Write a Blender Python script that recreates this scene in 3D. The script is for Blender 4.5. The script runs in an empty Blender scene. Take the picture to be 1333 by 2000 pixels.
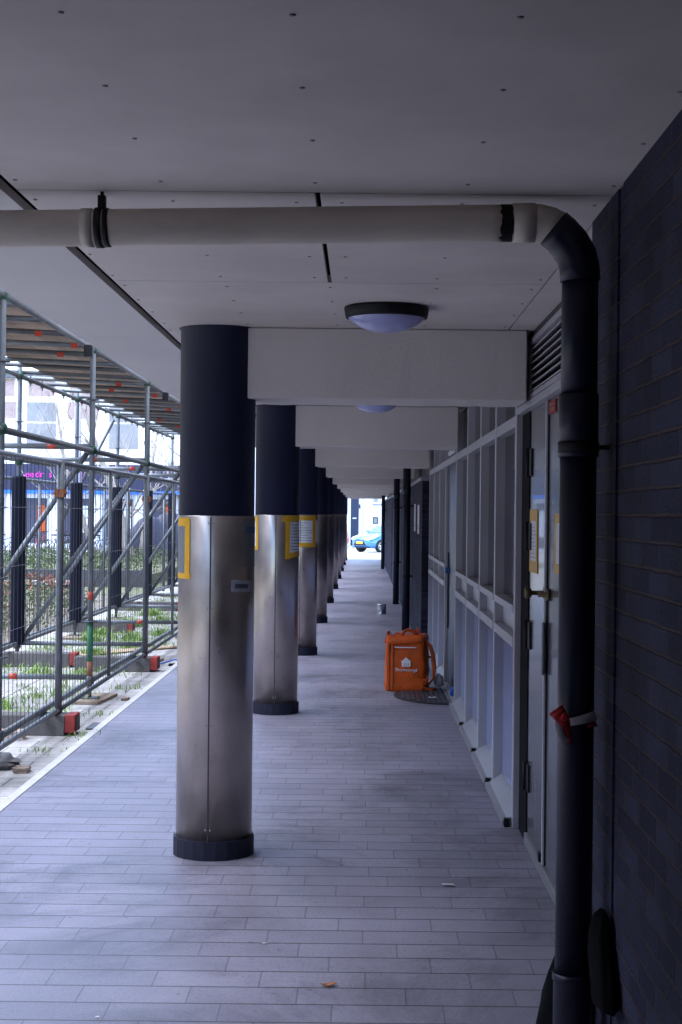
import bpy, bmesh, math, random
from mathutils import Vector, Matrix
random.seed(7)
PI = math.pi
R = math.radians
scene = bpy.context.scene
COL = scene.collection

# ------------------------------------------------------------------ camera
cam = bpy.data.cameras.new('camera')
cam_o = bpy.data.objects.new('camera', cam); COL.objects.link(cam_o)
cam.sensor_fit = 'VERTICAL'; cam.sensor_height = 36.0; cam.lens = 54.0
cam.shift_x = -0.0208; cam.shift_y = 0.002
cam.clip_start = 0.05; cam.clip_end = 2000
cam_o.matrix_world = Matrix.Translation((0, 0, 1.6)) @ Matrix.Rotation(R(90), 4, 'X') @ Matrix.Rotation(R(0.6), 4, 'Z')
scene.camera = cam_o

# ------------------------------------------------------------------ sky, sun, exposure
SUN_EL, SUN_AZ = R(60), R(266)      # azimuth measured clockwise from +Y (the way the arcade runs)
world = bpy.data.worlds.new('World'); scene.world = world; world.use_nodes = True
wn = world.node_tree.nodes; wl = world.node_tree.links
bg = wn['Background']; bg.inputs['Strength'].default_value = 0.15
sky = wn.new('ShaderNodeTexSky'); sky.sky_type = 'NISHITA'; sky.sun_disc = False
sky.sun_elevation = SUN_EL; sky.sun_rotation = SUN_AZ
sky.air_density = 1.0; sky.dust_density = 0.6; sky.ozone_density = 5.0
wl.new(sky.outputs[0], bg.inputs[0])
sun = bpy.data.lights.new('sun', 'SUN'); sun.energy = 1.1; sun.angle = R(85); sun.color = (1.0, 0.96, 0.92)
sun_o = bpy.data.objects.new('sun', sun); COL.objects.link(sun_o)
to_sun = Vector((math.sin(SUN_AZ) * math.cos(SUN_EL), math.cos(SUN_AZ) * math.cos(SUN_EL), math.sin(SUN_EL)))
sun_o.rotation_euler = to_sun.to_track_quat('Z', 'Y').to_euler()
sun_o.location = (0, -20, 60)
scene.view_settings.view_transform = 'Standard'; scene.view_settings.look = 'None'
scene.view_settings.exposure = 3.1; scene.view_settings.gamma = 1.0
scene.cycles.max_bounces = 10; scene.cycles.diffuse_bounces = 6; scene.cycles.glossy_bounces = 5
scene.cycles.use_denoising = True

# ------------------------------------------------------------------ helpers
def mat(name, col, rough=0.6, metal=0.0, var=0.15, vscale=6.0, bump=0.0, bscale=60.0, coat=0.0, rvar=0.1, stretch=None, spec=0.5, prand=0.0):
    m = bpy.data.materials.new(name); m.use_nodes = True
    nt = m.node_tree; N = nt.nodes; L = nt.links
    p = N['Principled BSDF']
    p.inputs['Roughness'].default_value = rough; p.inputs['Metallic'].default_value = metal
    p.inputs['Coat Weight'].default_value = coat; p.inputs['Specular IOR Level'].default_value = spec
    tc = N.new('ShaderNodeTexCoord'); src = tc.outputs['Object']
    if stretch:
        mp = N.new('ShaderNodeMapping'); mp.inputs['Scale'].default_value = stretch
        L.new(src, mp.inputs[0]); src = mp.outputs[0]
    n = N.new('ShaderNodeTexNoise'); n.inputs['Scale'].default_value = vscale
    n.inputs['Detail'].default_value = 6; n.inputs['Roughness'].default_value = 0.62
    L.new(src, n.inputs['Vector'])
    r = N.new('ShaderNodeValToRGB')
    r.color_ramp.elements[0].position = 0.25; r.color_ramp.elements[1].position = 0.75
    c = Vector(col)
    r.color_ramp.elements[0].color = (*(c * (1 - var)), 1); r.color_ramp.elements[1].color = (*(c * (1 + var)), 1)
    L.new(n.outputs['Fac'], r.inputs[0]); out = r.outputs[0]
    if prand:
        oi = N.new('ShaderNodeObjectInfo'); mrr = N.new('ShaderNodeMapRange'); mrr.inputs['To Min'].default_value = 1 - prand; mrr.inputs['To Max'].default_value = 1 + prand
        L.new(oi.outputs['Random'], mrr.inputs['Value']); vv = N.new('ShaderNodeVectorMath'); vv.operation = 'SCALE'
        L.new(out, vv.inputs[0]); L.new(mrr.outputs[0], vv.inputs['Scale']); out = vv.outputs[0]
    L.new(out, p.inputs['Base Color'])
    if rvar:
        mr = N.new('ShaderNodeMapRange'); mr.inputs['To Min'].default_value = max(0.02, rough - rvar); mr.inputs['To Max'].default_value = min(1, rough + rvar)
        L.new(n.outputs['Fac'], mr.inputs['Value']); L.new(mr.outputs[0], p.inputs['Roughness'])
    if bump:
        b = N.new('ShaderNodeTexNoise'); b.inputs['Scale'].default_value = bscale; b.inputs['Detail'].default_value = 4
        L.new(src, b.inputs['Vector'])
        bp = N.new('ShaderNodeBump'); bp.inputs['Strength'].default_value = bump; bp.inputs['Distance'].default_value = 0.01
        L.new(b.outputs['Fac'], bp.inputs['Height']); L.new(bp.outputs[0], p.inputs['Normal'])
    return m

def math_node(nt, op, a, b=None):
    n = nt.nodes.new('ShaderNodeMath'); n.operation = op
    for i, v in enumerate((a, b)):
        if v is None: continue
        if isinstance(v, (int, float)): n.inputs[i].default_value = v
        else: nt.links.new(v, n.inputs[i])
    return n.outputs[0]

def tile_mat(name, c1, c2, grout, bw, rh, shift, mortar, rough=0.7, axes='XY', stain=0.25, bumpd=0.004, offset=0.0, origin=(0, 0), smooth=0.15, rspread=0.12, spec=0.5, rowline=0.0, jitter=0.0, warp=0.0, grime=0.0):
    """Running-bond tiles or bricks: each row is shifted by `shift` (real joint pattern of the surface)."""
    m = bpy.data.materials.new(name); m.use_nodes = True
    nt = m.node_tree; N = nt.nodes; L = nt.links; p = N['Principled BSDF']; p.inputs['Specular IOR Level'].default_value = spec
    tc = N.new('ShaderNodeTexCoord'); sx = N.new('ShaderNodeSeparateXYZ'); L.new(tc.outputs['Object'], sx.inputs[0])
    a, b = sx.outputs[axes[0]], sx.outputs[axes[1]]
    a = math_node(nt, 'SUBTRACT', a, origin[0]); b = math_node(nt, 'SUBTRACT', b, origin[1])
    row = math_node(nt, 'FLOOR', math_node(nt, 'DIVIDE', b, rh))
    a2 = math_node(nt, 'ADD', a, math_node(nt, 'MULTIPLY', row, shift))
    if jitter:
        wnz = N.new('ShaderNodeTexWhiteNoise'); wnz.noise_dimensions = '1D'; L.new(row, wnz.inputs['W'])
        a2 = math_node(nt, 'ADD', a2, math_node(nt, 'MULTIPLY', wnz.outputs['Value'], jitter))
    if warp:
        wz = N.new('ShaderNodeTexNoise'); wz.inputs['Scale'].default_value = 14; wz.inputs['Detail'].default_value = 3; L.new(tc.outputs['Object'], wz.inputs['Vector'])
        b = math_node(nt, 'ADD', b, math_node(nt, 'MULTIPLY', math_node(nt, 'SUBTRACT', wz.outputs['Fac'], 0.5), warp))
    cx = N.new('ShaderNodeCombineXYZ'); L.new(a2, cx.inputs[0]); L.new(b, cx.inputs[1])
    br = N.new('ShaderNodeTexBrick'); L.new(cx.outputs[0], br.inputs['Vector'])
    br.offset = offset; br.inputs['Scale'].default_value = 1.0
    br.inputs['Color1'].default_value = (*c1, 1); br.inputs['Color2'].default_value = (*c2, 1); br.inputs['Mortar'].default_value = (*grout, 1)
    br.inputs['Mortar Size'].default_value = mortar; br.inputs['Mortar Smooth'].default_value = smooth
    br.inputs['Brick Width'].default_value = bw; br.inputs['Row Height'].default_value = rh
    n1 = N.new('ShaderNodeTexNoise'); n1.inputs['Scale'].default_value = 1.3; n1.inputs['Detail'].default_value = 8; n1.inputs['Roughness'].default_value = 0.65
    L.new(tc.outputs['Object'], n1.inputs['Vector'])
    n2 = N.new('ShaderNodeTexNoise'); n2.inputs['Scale'].default_value = 90; n2.inputs['Detail'].default_value = 3
    L.new(tc.outputs['Object'], n2.inputs['Vector'])
    s = N.new('ShaderNodeMapRange'); s.inputs['From Min'].default_value = 0.3; s.inputs['From Max'].default_value = 0.7
    s.inputs['To Min'].default_value = 1 - stain; s.inputs['To Max'].default_value = 1 + stain * 0.6
    L.new(n1.outputs['Fac'], s.inputs['Value'])
    s2 = N.new('ShaderNodeMapRange'); s2.inputs['From Min'].default_value = 0.25; s2.inputs['From Max'].default_value = 0.75
    s2.inputs['To Min'].default_value = 0.84; s2.inputs['To Max'].default_value = 1.16
    L.new(n2.outputs['Fac'], s2.inputs['Value'])
    f = math_node(nt, 'MULTIPLY', s.outputs[0], s2.outputs[0])
    if grime:      # foot-worn patches, spills and old gum spots
        g1 = N.new('ShaderNodeTexNoise'); g1.inputs['Scale'].default_value = 0.9; g1.inputs['Detail'].default_value = 10; g1.inputs['Roughness'].default_value = 0.72; g1.inputs['Distortion'].default_value = 0.6
        L.new(tc.outputs['Object'], g1.inputs['Vector'])
        gm = N.new('ShaderNodeMapRange'); gm.inputs['From Min'].default_value = 0.50; gm.inputs['From Max'].default_value = 0.68; gm.inputs['To Min'].default_value = 1.0; gm.inputs['To Max'].default_value = 1 - grime
        L.new(g1.outputs['Fac'], gm.inputs['Value']); f = math_node(nt, 'MULTIPLY', f, gm.outputs[0])
        vo = N.new('ShaderNodeTexVoronoi'); vo.inputs['Scale'].default_value = 5.5; vo.inputs['Randomness'].default_value = 1.0
        L.new(tc.outputs['Object'], vo.inputs['Vector'])
        vm_ = N.new('ShaderNodeMapRange'); vm_.inputs['From Min'].default_value = 0.045; vm_.inputs['From Max'].default_value = 0.075; vm_.inputs['To Min'].default_value = 0.66; vm_.inputs['To Max'].default_value = 1.0
        L.new(vo.outputs['Distance'], vm_.inputs['Value']); f = math_node(nt, 'MULTIPLY', f, vm_.outputs[0])
        wn2 = N.new('ShaderNodeTexNoise'); wn2.inputs['Scale'].default_value = 38; wn2.inputs['Detail'].default_value = 5; L.new(tc.outputs['Object'], wn2.inputs['Vector'])
        wm = N.new('ShaderNodeMapRange'); wm.inputs['From Min'].default_value = 0.60; wm.inputs['From Max'].default_value = 0.72; wm.inputs['To Min'].default_value = 1.0; wm.inputs['To Max'].default_value = 0.8
        L.new(wn2.outputs['Fac'], wm.inputs['Value']); f = math_node(nt, 'MULTIPLY', f, wm.outputs[0])
    if rowline:
        fr = math_node(nt, 'FRACT', math_node(nt, 'DIVIDE', b, rh))
        d = math_node(nt, 'MULTIPLY', math_node(nt, 'MINIMUM', fr, math_node(nt, 'SUBTRACT', 1.0, fr)), rh)
        rl = N.new('ShaderNodeMapRange'); rl.interpolation_type = 'SMOOTHSTEP'; rl.inputs['From Min'].default_value = 0.002; rl.inputs['From Max'].default_value = 0.0075
        rl.inputs['To Min'].default_value = 1 - rowline; L.new(d, rl.inputs['Value'])
        f = math_node(nt, 'MULTIPLY', f, rl.outputs[0])
    vm = N.new('ShaderNodeVectorMath'); vm.operation = 'SCALE'
    L.new(br.outputs['Color'], vm.inputs[0]); L.new(f, vm.inputs['Scale'])
    L.new(vm.outputs[0], p.inputs['Base Color'])
    rr = N.new('ShaderNodeMapRange'); rr.inputs['To Min'].default_value = rough - rspread; rr.inputs['To Max'].default_value = rough + rspread
    L.new(n1.outputs['Fac'], rr.inputs['Value']); L.new(rr.outputs[0], p.inputs['Roughness'])
    h = math_node(nt, 'SUBTRACT', math_node(nt, 'MULTIPLY', n2.outputs['Fac'], 0.45), br.outputs['Fac'])
    bp = N.new('ShaderNodeBump'); bp.inputs['Strength'].default_value = 0.7; bp.inputs['Distance'].default_value = bumpd
    L.new(h, bp.inputs['Height']); L.new(bp.outputs[0], p.inputs['Normal'])
    return m

class MB:
    def __init__(s): s.bm = bmesh.new()
    def box(s, x0, x1, y0, y1, z0, z1, M=None):
        vs = [s.bm.verts.new((x, y, z)) for x in (x0, x1) for y in (y0, y1) for z in (z0, z1)]
        for f in ((0, 1, 3, 2), (4, 6, 7, 5), (0, 4, 5, 1), (2, 3, 7, 6), (0, 2, 6, 4), (1, 5, 7, 3)):
            s.bm.faces.new([vs[i] for i in f])
        if M is not None:
            for v in vs: v.co = M @ v.co
        return s
    def tube(s, pts, r, n=10, cap=True, closed=False, smooth=True):
        pts = [Vector(p) for p in pts]; rings = []
        rs = r if isinstance(r, (list, tuple)) else [r] * len(pts)
        up = None
        for i, p in enumerate(pts):
            if closed: d = pts[(i + 1) % len(pts)] - pts[i - 1]
            else: d = pts[min(i + 1, len(pts) - 1)] - pts[max(i - 1, 0)]
            d.normalize()
            if up is None:
                up = Vector((0, 0, 1)) if abs(d.z) < 0.9 else Vector((1, 0, 0))
            a = up - d * up.dot(d); a.normalize(); b = d.cross(a); up = a
            rings.append([s.bm.verts.new(p + (a * math.cos(2 * PI * k / n) + b * math.sin(2 * PI * k / n)) * rs[i]) for k in range(n)])
        m = len(rings)
        for i in range(m if closed else m - 1):
            A, B = rings[i], rings[(i + 1) % m]
            for k in range(n):
                f = s.bm.faces.new((A[k], A[(k + 1) % n], B[(k + 1) % n], B[k])); f.smooth = smooth
        if cap and not closed:
            s.bm.faces.new(list(reversed(rings[0]))); s.bm.faces.new(rings[-1])
        return s
    def lathe(s, prof, c=(0, 0, 0), n=32, axis='Z', smooth=True, a0=0.0):
        """prof: list of (radius, height)."""
        c = Vector(c); rings = []
        for (r, h) in prof:
            ring = []
            for k in range(n):
                t = a0 + 2 * PI * k / n
                q = {'Z': (r * math.cos(t), r * math.sin(t), h), 'X': (h, r * math.cos(t), r * math.sin(t)), 'Y': (r * math.sin(t), h, r * math.cos(t))}[axis]
                ring.append(s.bm.verts.new(c + Vector(q)))
            rings.append(ring)
        for A, B in zip(rings, rings[1:]):
            for k in range(n):
                f = s.bm.faces.new((A[k], A[(k + 1) % n], B[(k + 1) % n], B[k])); f.smooth = smooth
        s.bm.faces.new(list(reversed(rings[0]))); s.bm.faces.new(rings[-1])
        return s
    def prism(s, poly, h0, h1, axis='Z', M=None):
        def q(p, h): return {'Z': (p[0], p[1], h), 'Y': (p[0], h, p[1]), 'X': (h, p[0], p[1])}[axis]
        A = [s.bm.verts.new(q(p, h0)) for p in poly]; B = [s.bm.verts.new(q(p, h1)) for p in poly]
        n = len(poly)
        s.bm.faces.new(list(reversed(A))); s.bm.faces.new(B)
        for k in range(n): s.bm.faces.new((A[k], A[(k + 1) % n], B[(k + 1) % n], B[k]))
        if M is not None:
            for v in A + B: v.co = M @ v.co
        return s
    def loft(s, secs, smooth=True, cap=True):
        rings = [[s.bm.verts.new(p) for p in sec] for sec in secs]; n = len(secs[0])
        for A, B in zip(rings, rings[1:]):
            for k in range(n):
                f = s.bm.faces.new((A[k], A[(k + 1) % n], B[(k + 1) % n], B[k])); f.smooth = smooth
        if cap:
            s.bm.faces.new(list(reversed(rings[0]))); s.bm.faces.new(rings[-1])
        return s
    def quad(s, *pts, smooth=False):
        f = s.bm.faces.new([s.bm.verts.new(p) for p in pts]); f.smooth = smooth
        return s
    def build(s, name, m, parent=None, bevel=0.0, sub=0, fix=True):
        if fix: bmesh.ops.recalc_face_normals(s.bm, faces=s.bm.faces)
        me = bpy.data.meshes.new(name); s.bm.to_mesh(me); s.bm.free()
        o = bpy.data.objects.new(name, me); COL.objects.link(o)
        me.materials.append(m)
        if bevel:
            b = o.modifiers.new('bevel', 'BEVEL'); b.width = bevel; b.segments = 2; b.limit_method = 'ANGLE'; b.angle_limit = R(40)
        if sub:
            u = o.modifiers.new('sub', 'SUBSURF'); u.levels = sub; u.render_levels = sub
        if parent: put(o, parent)
        return o

def put(o, parent):
    """Parent without moving: parts are modelled in world space, or in local space when the thing sits at the origin."""
    o.parent = parent
    o.matrix_parent_inverse = Matrix.Identity(4)
def thing(name, label, cat, loc=(0, 0, 0), rz=0.0, group=None):
    o = bpy.data.objects.new(name, None); COL.objects.link(o)
    o.location = loc; o.rotation_euler = (0, 0, rz); o.empty_display_size = 0.2
    return tag(o, label, cat, group)
def tag(o, label, cat, group=None):
    o['label'] = label; o['category'] = cat
    if group: o['group'] = group
    return o
def kind(o, k): o['kind'] = k; return o
def kids(o): return [c for c in COL.objects if c.parent == o]
def dup(root, loc, rz=None, label=None):
    c = root.copy(); COL.objects.link(c); c.location = loc
    if rz is not None: c.rotation_euler = (0, 0, rz)
    if label: c['label'] = label
    for ch in kids(root):
        d = ch.copy(); COL.objects.link(d); d.parent = c
        for g in kids(ch):
            e = g.copy(); COL.objects.link(e); e.parent = d
    return c
def text(name, body, size, m, loc, rot, parent=None, align='CENTER', ext=0.002, sx=1.0):
    cu = bpy.data.curves.new(name, 'FONT'); cu.body = body; cu.size = size; cu.align_x = align; cu.align_y = 'CENTER'; cu.extrude = ext
    o = bpy.data.objects.new(name, cu); COL.objects.link(o); cu.materials.append(m)
    o.location = loc; o.rotation_euler = rot; o.scale = (sx, 1, 1)
    me = o.to_mesh(); bm = bmesh.new(); bm.from_mesh(me); o.to_mesh_clear()
    m2 = bpy.data.meshes.new(name); bm.to_mesh(m2); bm.free(); m2.materials.append(m)
    q = bpy.data.objects.new(name, m2); COL.objects.link(q); q.matrix_basis = o.matrix_basis.copy(); bpy.data.objects.remove(o)
    q.location, q.rotation_euler, q.scale = loc, rot, (sx, 1, 1)
    if parent: q.parent = parent
    return q
ORD = ['nearest', 'second', 'third', 'fourth', 'fifth', 'sixth', 'seventh', 'eighth', 'ninth', 'tenth']

# ------------------------------------------------------------------ materials
M_floor = tile_mat('arcade_tiles', (0.212, 0.197, 0.243), (0.182, 0.169, 0.212), (0.125, 0.112, 0.130), 0.36, 0.178, 0.12, 0.0025, rough=0.52, origin=(-0.07, 0.02), stain=0.30, grime=0.55, rowline=0.72, jitter=0.05)
M_pave = tile_mat('concrete_paving', (0.44, 0.42, 0.40), (0.37, 0.355, 0.34), (0.14, 0.13, 0.11), 0.30, 0.30, 0.15, 0.005, rough=0.85, stain=0.4, grime=0.45)
M_brick = tile_mat('black_painted_brick', (0.042, 0.045, 0.080), (0.018, 0.020, 0.042), (0.070, 0.054, 0.055), 0.215, 0.0617, 0.107, 0.006, rough=0.8, axes='YZ', stain=0.75, bumpd=0.022, smooth=0.6, spec=0.13, warp=0.010, jitter=0.03)
M_panel = mat('ceiling_panel_white', (0.61, 0.56, 0.53), 0.6, var=0.16, prand=0.06, vscale=1.7, bump=0.06, bscale=220)
M_panel2 = mat('soffit_white', (0.58, 0.56, 0.565), 0.6, var=0.08, prand=0.05, vscale=0.9, bump=0.06, bscale=220)
M_beam = mat('beam_white_paint', (0.64, 0.60, 0.585), 0.62, var=0.05, vscale=1.6, bump=0.14, bscale=70)
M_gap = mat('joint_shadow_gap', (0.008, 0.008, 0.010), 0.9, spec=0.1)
M_screw = mat('screw_head', (0.30, 0.29, 0.29), 0.5, metal=0.4)
M_navy = mat('column_dark_paint', (0.0075, 0.0105, 0.034), 0.5, var=0.3, vscale=3, bump=0.12, bscale=40, rvar=0.08, spec=0.3)
M_steel = mat('brushed_steel', (0.53, 0.475, 0.44), 0.32, metal=1.0, var=0.26, vscale=4.0, bump=0.8, bscale=3.0, rvar=0.15, stretch=(1, 1, 0.7))
M_seam = mat('cladding_seam', (0.03, 0.03, 0.032), 0.6)
M_slate = mat('plinth_tiles', (0.012, 0.013, 0.026), 0.6, spec=0.25, var=0.35, vscale=14)
M_pipe_w = mat('drain_pipe_white', (0.60, 0.53, 0.46), 0.5, var=0.20, vscale=5, bump=0.05, bscale=60, stretch=(0.5, 1, 1))
M_pipe_b = mat('pipe_black_paint', (0.009, 0.011, 0.030), 0.34, spec=0.35, var=0.3, vscale=4, bump=0.06, bscale=30)
M_black = mat('black_plastic', (0.008, 0.008, 0.010), 0.55, spec=0.25)
M_alu = mat('grey_frame_paint', (0.40, 0.395, 0.43), 0.42, var=0.1, vscale=3)
M_alu_dk = mat('frame_dark_joint', (0.02, 0.02, 0.022), 0.5)
M_sill = mat('window_sill_grey', (0.22, 0.215, 0.235), 0.5, var=0.15, vscale=7)
M_glass = mat('dark_window_glass', (0.006, 0.007, 0.010), 0.05, var=0.2, rvar=0.02, vscale=1, spec=0.5)
M_frost = mat('pale_panel_glass', (0.34, 0.40, 0.66), 0.07, var=0.1, rvar=0.02, vscale=2)
M_panelgrey = mat('infill_panel_grey', (0.5, 0.5, 0.56), 0.4, var=0.08)
M_door = mat('door_grey_gloss', (0.07, 0.07, 0.08), 0.26, var=0.12, vscale=2, coat=0.3, rvar=0.05)
M_navydoor = mat('door_navy_paint', (0.010, 0.020, 0.055), 0.35, var=0.2)
M_brass = mat('aged_brass', (0.16, 0.12, 0.065), 0.5, metal=1.0)
M_galv = mat('galvanised_steel', (0.15, 0.165, 0.18), 0.5, metal=0.5, var=0.22, vscale=9, rvar=0.12, prand=0.25)
M_galv_dk = mat('weathered_steel', (0.11, 0.115, 0.12), 0.6, metal=0.5, var=0.3, vscale=10)
M_green = mat('green_tube_paint', (0.01, 0.06, 0.03), 0.5, var=0.3, vscale=20)
M_red = mat('red_sticker', (0.46, 0.05, 0.025), 0.5, var=0.2, vscale=20)
M_rust = mat('rusty_steel', (0.26, 0.10, 0.04), 0.75, var=0.3, vscale=20)
M_board = mat('scaffold_board', (0.30, 0.225, 0.175), 0.8, prand=0.3, var=0.22, vscale=4, stretch=(6, 1, 1), bump=0.1)
M_sleeve = mat('navy_foam_sleeve', (0.0035, 0.0055, 0.016), 0.7, spec=0.2, var=0.3, vscale=8)
M_wire = mat('fence_wire', (0.08, 0.085, 0.10), 0.5, metal=0.5)
M_conc = mat('concrete_block', (0.11, 0.103, 0.10), 0.9, var=0.25, vscale=12, bump=0.3)
M_redend = mat('red_block_end', (0.28, 0.026, 0.02), 0.7, var=0.3, vscale=15)
M_wood = mat('weathered_wood', (0.26, 0.20, 0.15), 0.85, var=0.3, vscale=6, stretch=(1, 6, 1), bump=0.2)
M_tape = mat('yellow_tape', (0.62, 0.33, 0.015), 0.45, var=0.12, vscale=25)
M_paper = mat('notice_paper', (0.68, 0.68, 0.70), 0.6, var=0.05)
M_sleevepl = mat('plastic_pocket', (0.15, 0.16, 0.175), 0.3, var=0.1)
M_ink = mat('print_ink', (0.06, 0.06, 0.08), 0.7)
M_bluepr = mat('blue_print', (0.05, 0.13, 0.25), 0.6)
M_orange = mat('orange_bag_fabric', (0.56, 0.085, 0.005), 0.55, spec=0.3, var=0.3, vscale=9, bump=1.0, bscale=13)
M_orange_dk = mat('orange_webbing', (0.50, 0.08, 0.006), 0.6, var=0.2, vscale=20)
M_white = mat('white_print', (0.75, 0.75, 0.78), 0.55, var=0.03)
M_reflect = mat('reflective_strip', (0.62, 0.62, 0.66), 0.25, metal=0.4)
M_rubber = mat('black_rubber', (0.014, 0.015, 0.018), 0.55, var=0.3, vscale=20)
M_tin = mat('tin_can_metal', (0.62, 0.64, 0.68), 0.22, metal=1.0)
M_dome = mat('lamp_dome_blueish', (0.36, 0.38, 0.66), 0.18, var=0.05, coat=0.5, rvar=0.02)
M_trash = mat('black_bin_liner', (0.002, 0.002, 0.003), 0.85, spec=0.08, var=0.2, bump=0.6, bscale=14)

# ------------------------------------------------------------------ ground (structure)
def zg(y):      # ground falls gently towards the far street
    t = min(1, max(0, (y - 36) / 40.0)); t = t * t * (3 - 2 * t)
    return -0.02 - 0.35 * t
def sheet(name, xs, ys, dz, m):
    b = MB(); V = [[b.bm.verts.new((x, y, zg(y) + dz)) for y in ys] for x in xs]
    for i in range(len(xs) - 1):
        for j in range(len(ys) - 1):
            b.bm.faces.new((V[i][j], V[i + 1][j], V[i + 1][j + 1], V[i][j + 1]))
    return kind(b.build(name, m), 'structure')
M_ground = mat('ground_earth', (0.17, 0.15, 0.115), 0.95, var=0.35, vscale=2.5, bump=0.5, bscale=30)
M_asph = mat('street_paving', (0.30, 0.29, 0.28), 0.9, var=0.15, vscale=3, bump=0.2)
M_lawn = mat('lawn_soil', (0.15, 0.16, 0.08), 0.95, var=0.35, vscale=3, bump=0.6, bscale=25)
YS = [-30, -10, 0, 10, 20, 30, 36] + [38 + 2 * i for i in range(20)] + [80, 100, 150, 300, 900]
sheet('ground', [-600, -60, -30, -4.25, -1.96, 3, 40, 600], YS, -0.012, M_ground)
sheet('pavement', [-4.25, -1.962], [y for y in YS if y <= 60], 0.0, M_pave)
sheet('street', [-60, 60], [y for y in YS if 60 <= y <= 150], 0.0, M_asph)
sheet('lawn', [-40, -4.3], [y for y in YS if 30 <= y <= 58], -0.005, M_lawn)
b = MB(); b.box(-1.90, 1.2, -40, 54.6, -0.5, 0.0); kind(b.build('arcade_floor', M_floor), 'structure')
M_kerb = mat('kerb_concrete', (0.43, 0.42, 0.41), 0.85, var=0.12, vscale=8, bump=0.2)
b = MB()
for i in range(94): b.box(-1.962, -1.903, -40 + i * 1.01, -40 + i * 1.01 + 1.004, -0.45, 0.003)
kind(b.build('kerb', M_kerb, bevel=0.004), 'structure')

# ------------------------------------------------------------------ building over the arcade
CZ = 2.4625
bld = thing('apartment_building', 'apartment block carried on the columns above the arcade, its ground floor behind the shopfront', 'building')
b = MB(); b.box(-1.42, 9, -40, 54.5, CZ + 0.06, 11.5); b.build('upper_storeys', mat('facade_render', (0.55, 0.54, 0.53), 0.8), bld)
b = MB(); b.box(1.25, 9, -40, 54.5, 0.0, CZ + 0.055); b.build('ground_floor_core', mat('interior_dark', (0.04, 0.04, 0.045), 0.9), bld)

b = MB(); b.box(-2.6, -1.45, -40, 2.7, -0.3, CZ + 0.055); b.build('added_shade_wall', mat('shade_wall_render', (0.45, 0.44, 0.45), 0.85), bld)  # wall added out of view beside the camera to darken the near arcade
ceil = thing('arcade_ceiling', 'white screwed panel ceiling over the arcade walkway with dark joint gaps', 'ceiling')
def screws(b, x, y): b.lathe([(0.0035, 0.0), (0.006, 0.0015), (0.006, 0.003)], (x, y, CZ - 0.003), n=8)
joints = [-40, -7.1, -5.5, -3.9, -2.3, -0.69, 0.92, 2.53, 4.13, 5.735]
sc_b = MB()
for k in range(10):
    yb = 7.13 + 5.11 * k + 0.42
    joints += [7.13 + 5.11 * k, yb + 1.55, yb + 3.1]
joints = sorted(joints) + [54.5]
for y0, y1 in zip(joints, joints[1:]):
    if y1 - y0 < 0.2: continue
    beamspan = abs((y1 - y0) - 0.42) < 0.01
    if 4.0 < y0 < 5.0 and y1 < 6: cuts = [(-0.938, -0.138), (-0.123, 0.668)]
    else: cuts = [(-0.938, 0.668)]
    for (x0, x1) in cuts:
        b = MB(); b.box(x0, x1, y0 + 0.0035, y1 - 0.0035, CZ, CZ + 0.03)
        b.build('ceiling_panel', M_panel, ceil)
    if y0 < 26:
        b = MB(); b.box(0.676, 0.83, y0 + 0.0025, y1 - 0.0025, CZ + 0.001, CZ + 0.03); b.build('edge_panel', M_panel, ceil)
        for x in ((-0.92, -0.53, -0.19, -0.07, 0.27, 0.64) if 4 < y0 < 5 else (-0.92, -0.53, -0.128, 0.27, 0.64)):
            for t in (0.04, 0.28, 0.51, 0.75):
                screws(sc_b, x + random.uniform(-.006, .006), y0 + 0.05 + t * (y1 - y0 - 0.1) / 0.79)
sc_b.build('screws', M_screw, ceil)
b = MB(); b.box(-1.40, 1.2, -39.9, 54.4, CZ + 0.05, CZ + 0.058); b.build('shadow_backing', M_gap, ceil)
# outer soffit left of the long gap
for i, (y0, y1) in enumerate(((-40, 2.6), (2.603, 7.6), (7.603, 12.6), (12.603, 22.8), (22.803, 38), (38.003, 54.5))):
    b = MB(); b.box(-1.42, -0.982, y0, y1, CZ + 0.002, CZ + 0.03); b.build('outer_soffit_panel', M_panel2, ceil)

# beams and columns
CX, CR = -0.684, 0.177
def column_parts(root):
    b = MB(); b.lathe([(CR, 1.585), (CR, CZ - 0.006), (CR + 0.008, CZ - 0.004), (CR + 0.008, CZ)], n=56); b.build('painted_shaft', M_navy, root)
    b = MB(); b.lathe([(CR + 0.0015, 0.086), (CR + 0.0015, 1.582), (CR - 0.002, 1.587)], n=72); s = b.build('steel_cladding', M_steel, root)
    b = MB(); a = R(-93.5); Mx = Matrix.Rotation(a, 4, 'Z'); b.box(CR - 0.001, CR + 0.0024, -0.0034, 0.0034, 0.088, 1.58, Mx); b.build('seam', M_seam, s)
    b = MB()
    for z in (1.55, 1.16, 0.62, 0.14):
        for d in (-3.4, 3.4):
            t = R(-93.5 + d); b.lathe([(0.003, 0.0), (0.0042, 0.001), (0.0042, 0.004)], (0, 0, 0), n=8, axis='X')
            vs = b.bm.verts[:]
            vs = list(vs)[-24:]
            Mt = Matrix.Rotation(t, 4, 'Z') @ Matrix.Translation((CR, 0, z))
            for v in vs: v.co = Mt @ v.co
    b.build('rivets', M_screw, s)
    b = MB(); n = 22; b.lathe([(CR + 0.013, 0.0), (CR + 0.013, 0.086), (CR - 0.01, 0.088)], n=n, smooth=False); b.build('base_plinth', M_slate, root)
col_lab = ['nearest round column with black top and steel lower half, half frame of yellow tape on its left',
           'second round column, yellow tape strips at both its left and right edges',
           'third round column, carrying a white notice in a full yellow tape frame']
col_lab += [f'{ORD[i]} round black and steel column counted from the camera' for i in range(3, 9)] + ['farthest round column at the bright end of the arcade']
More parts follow.
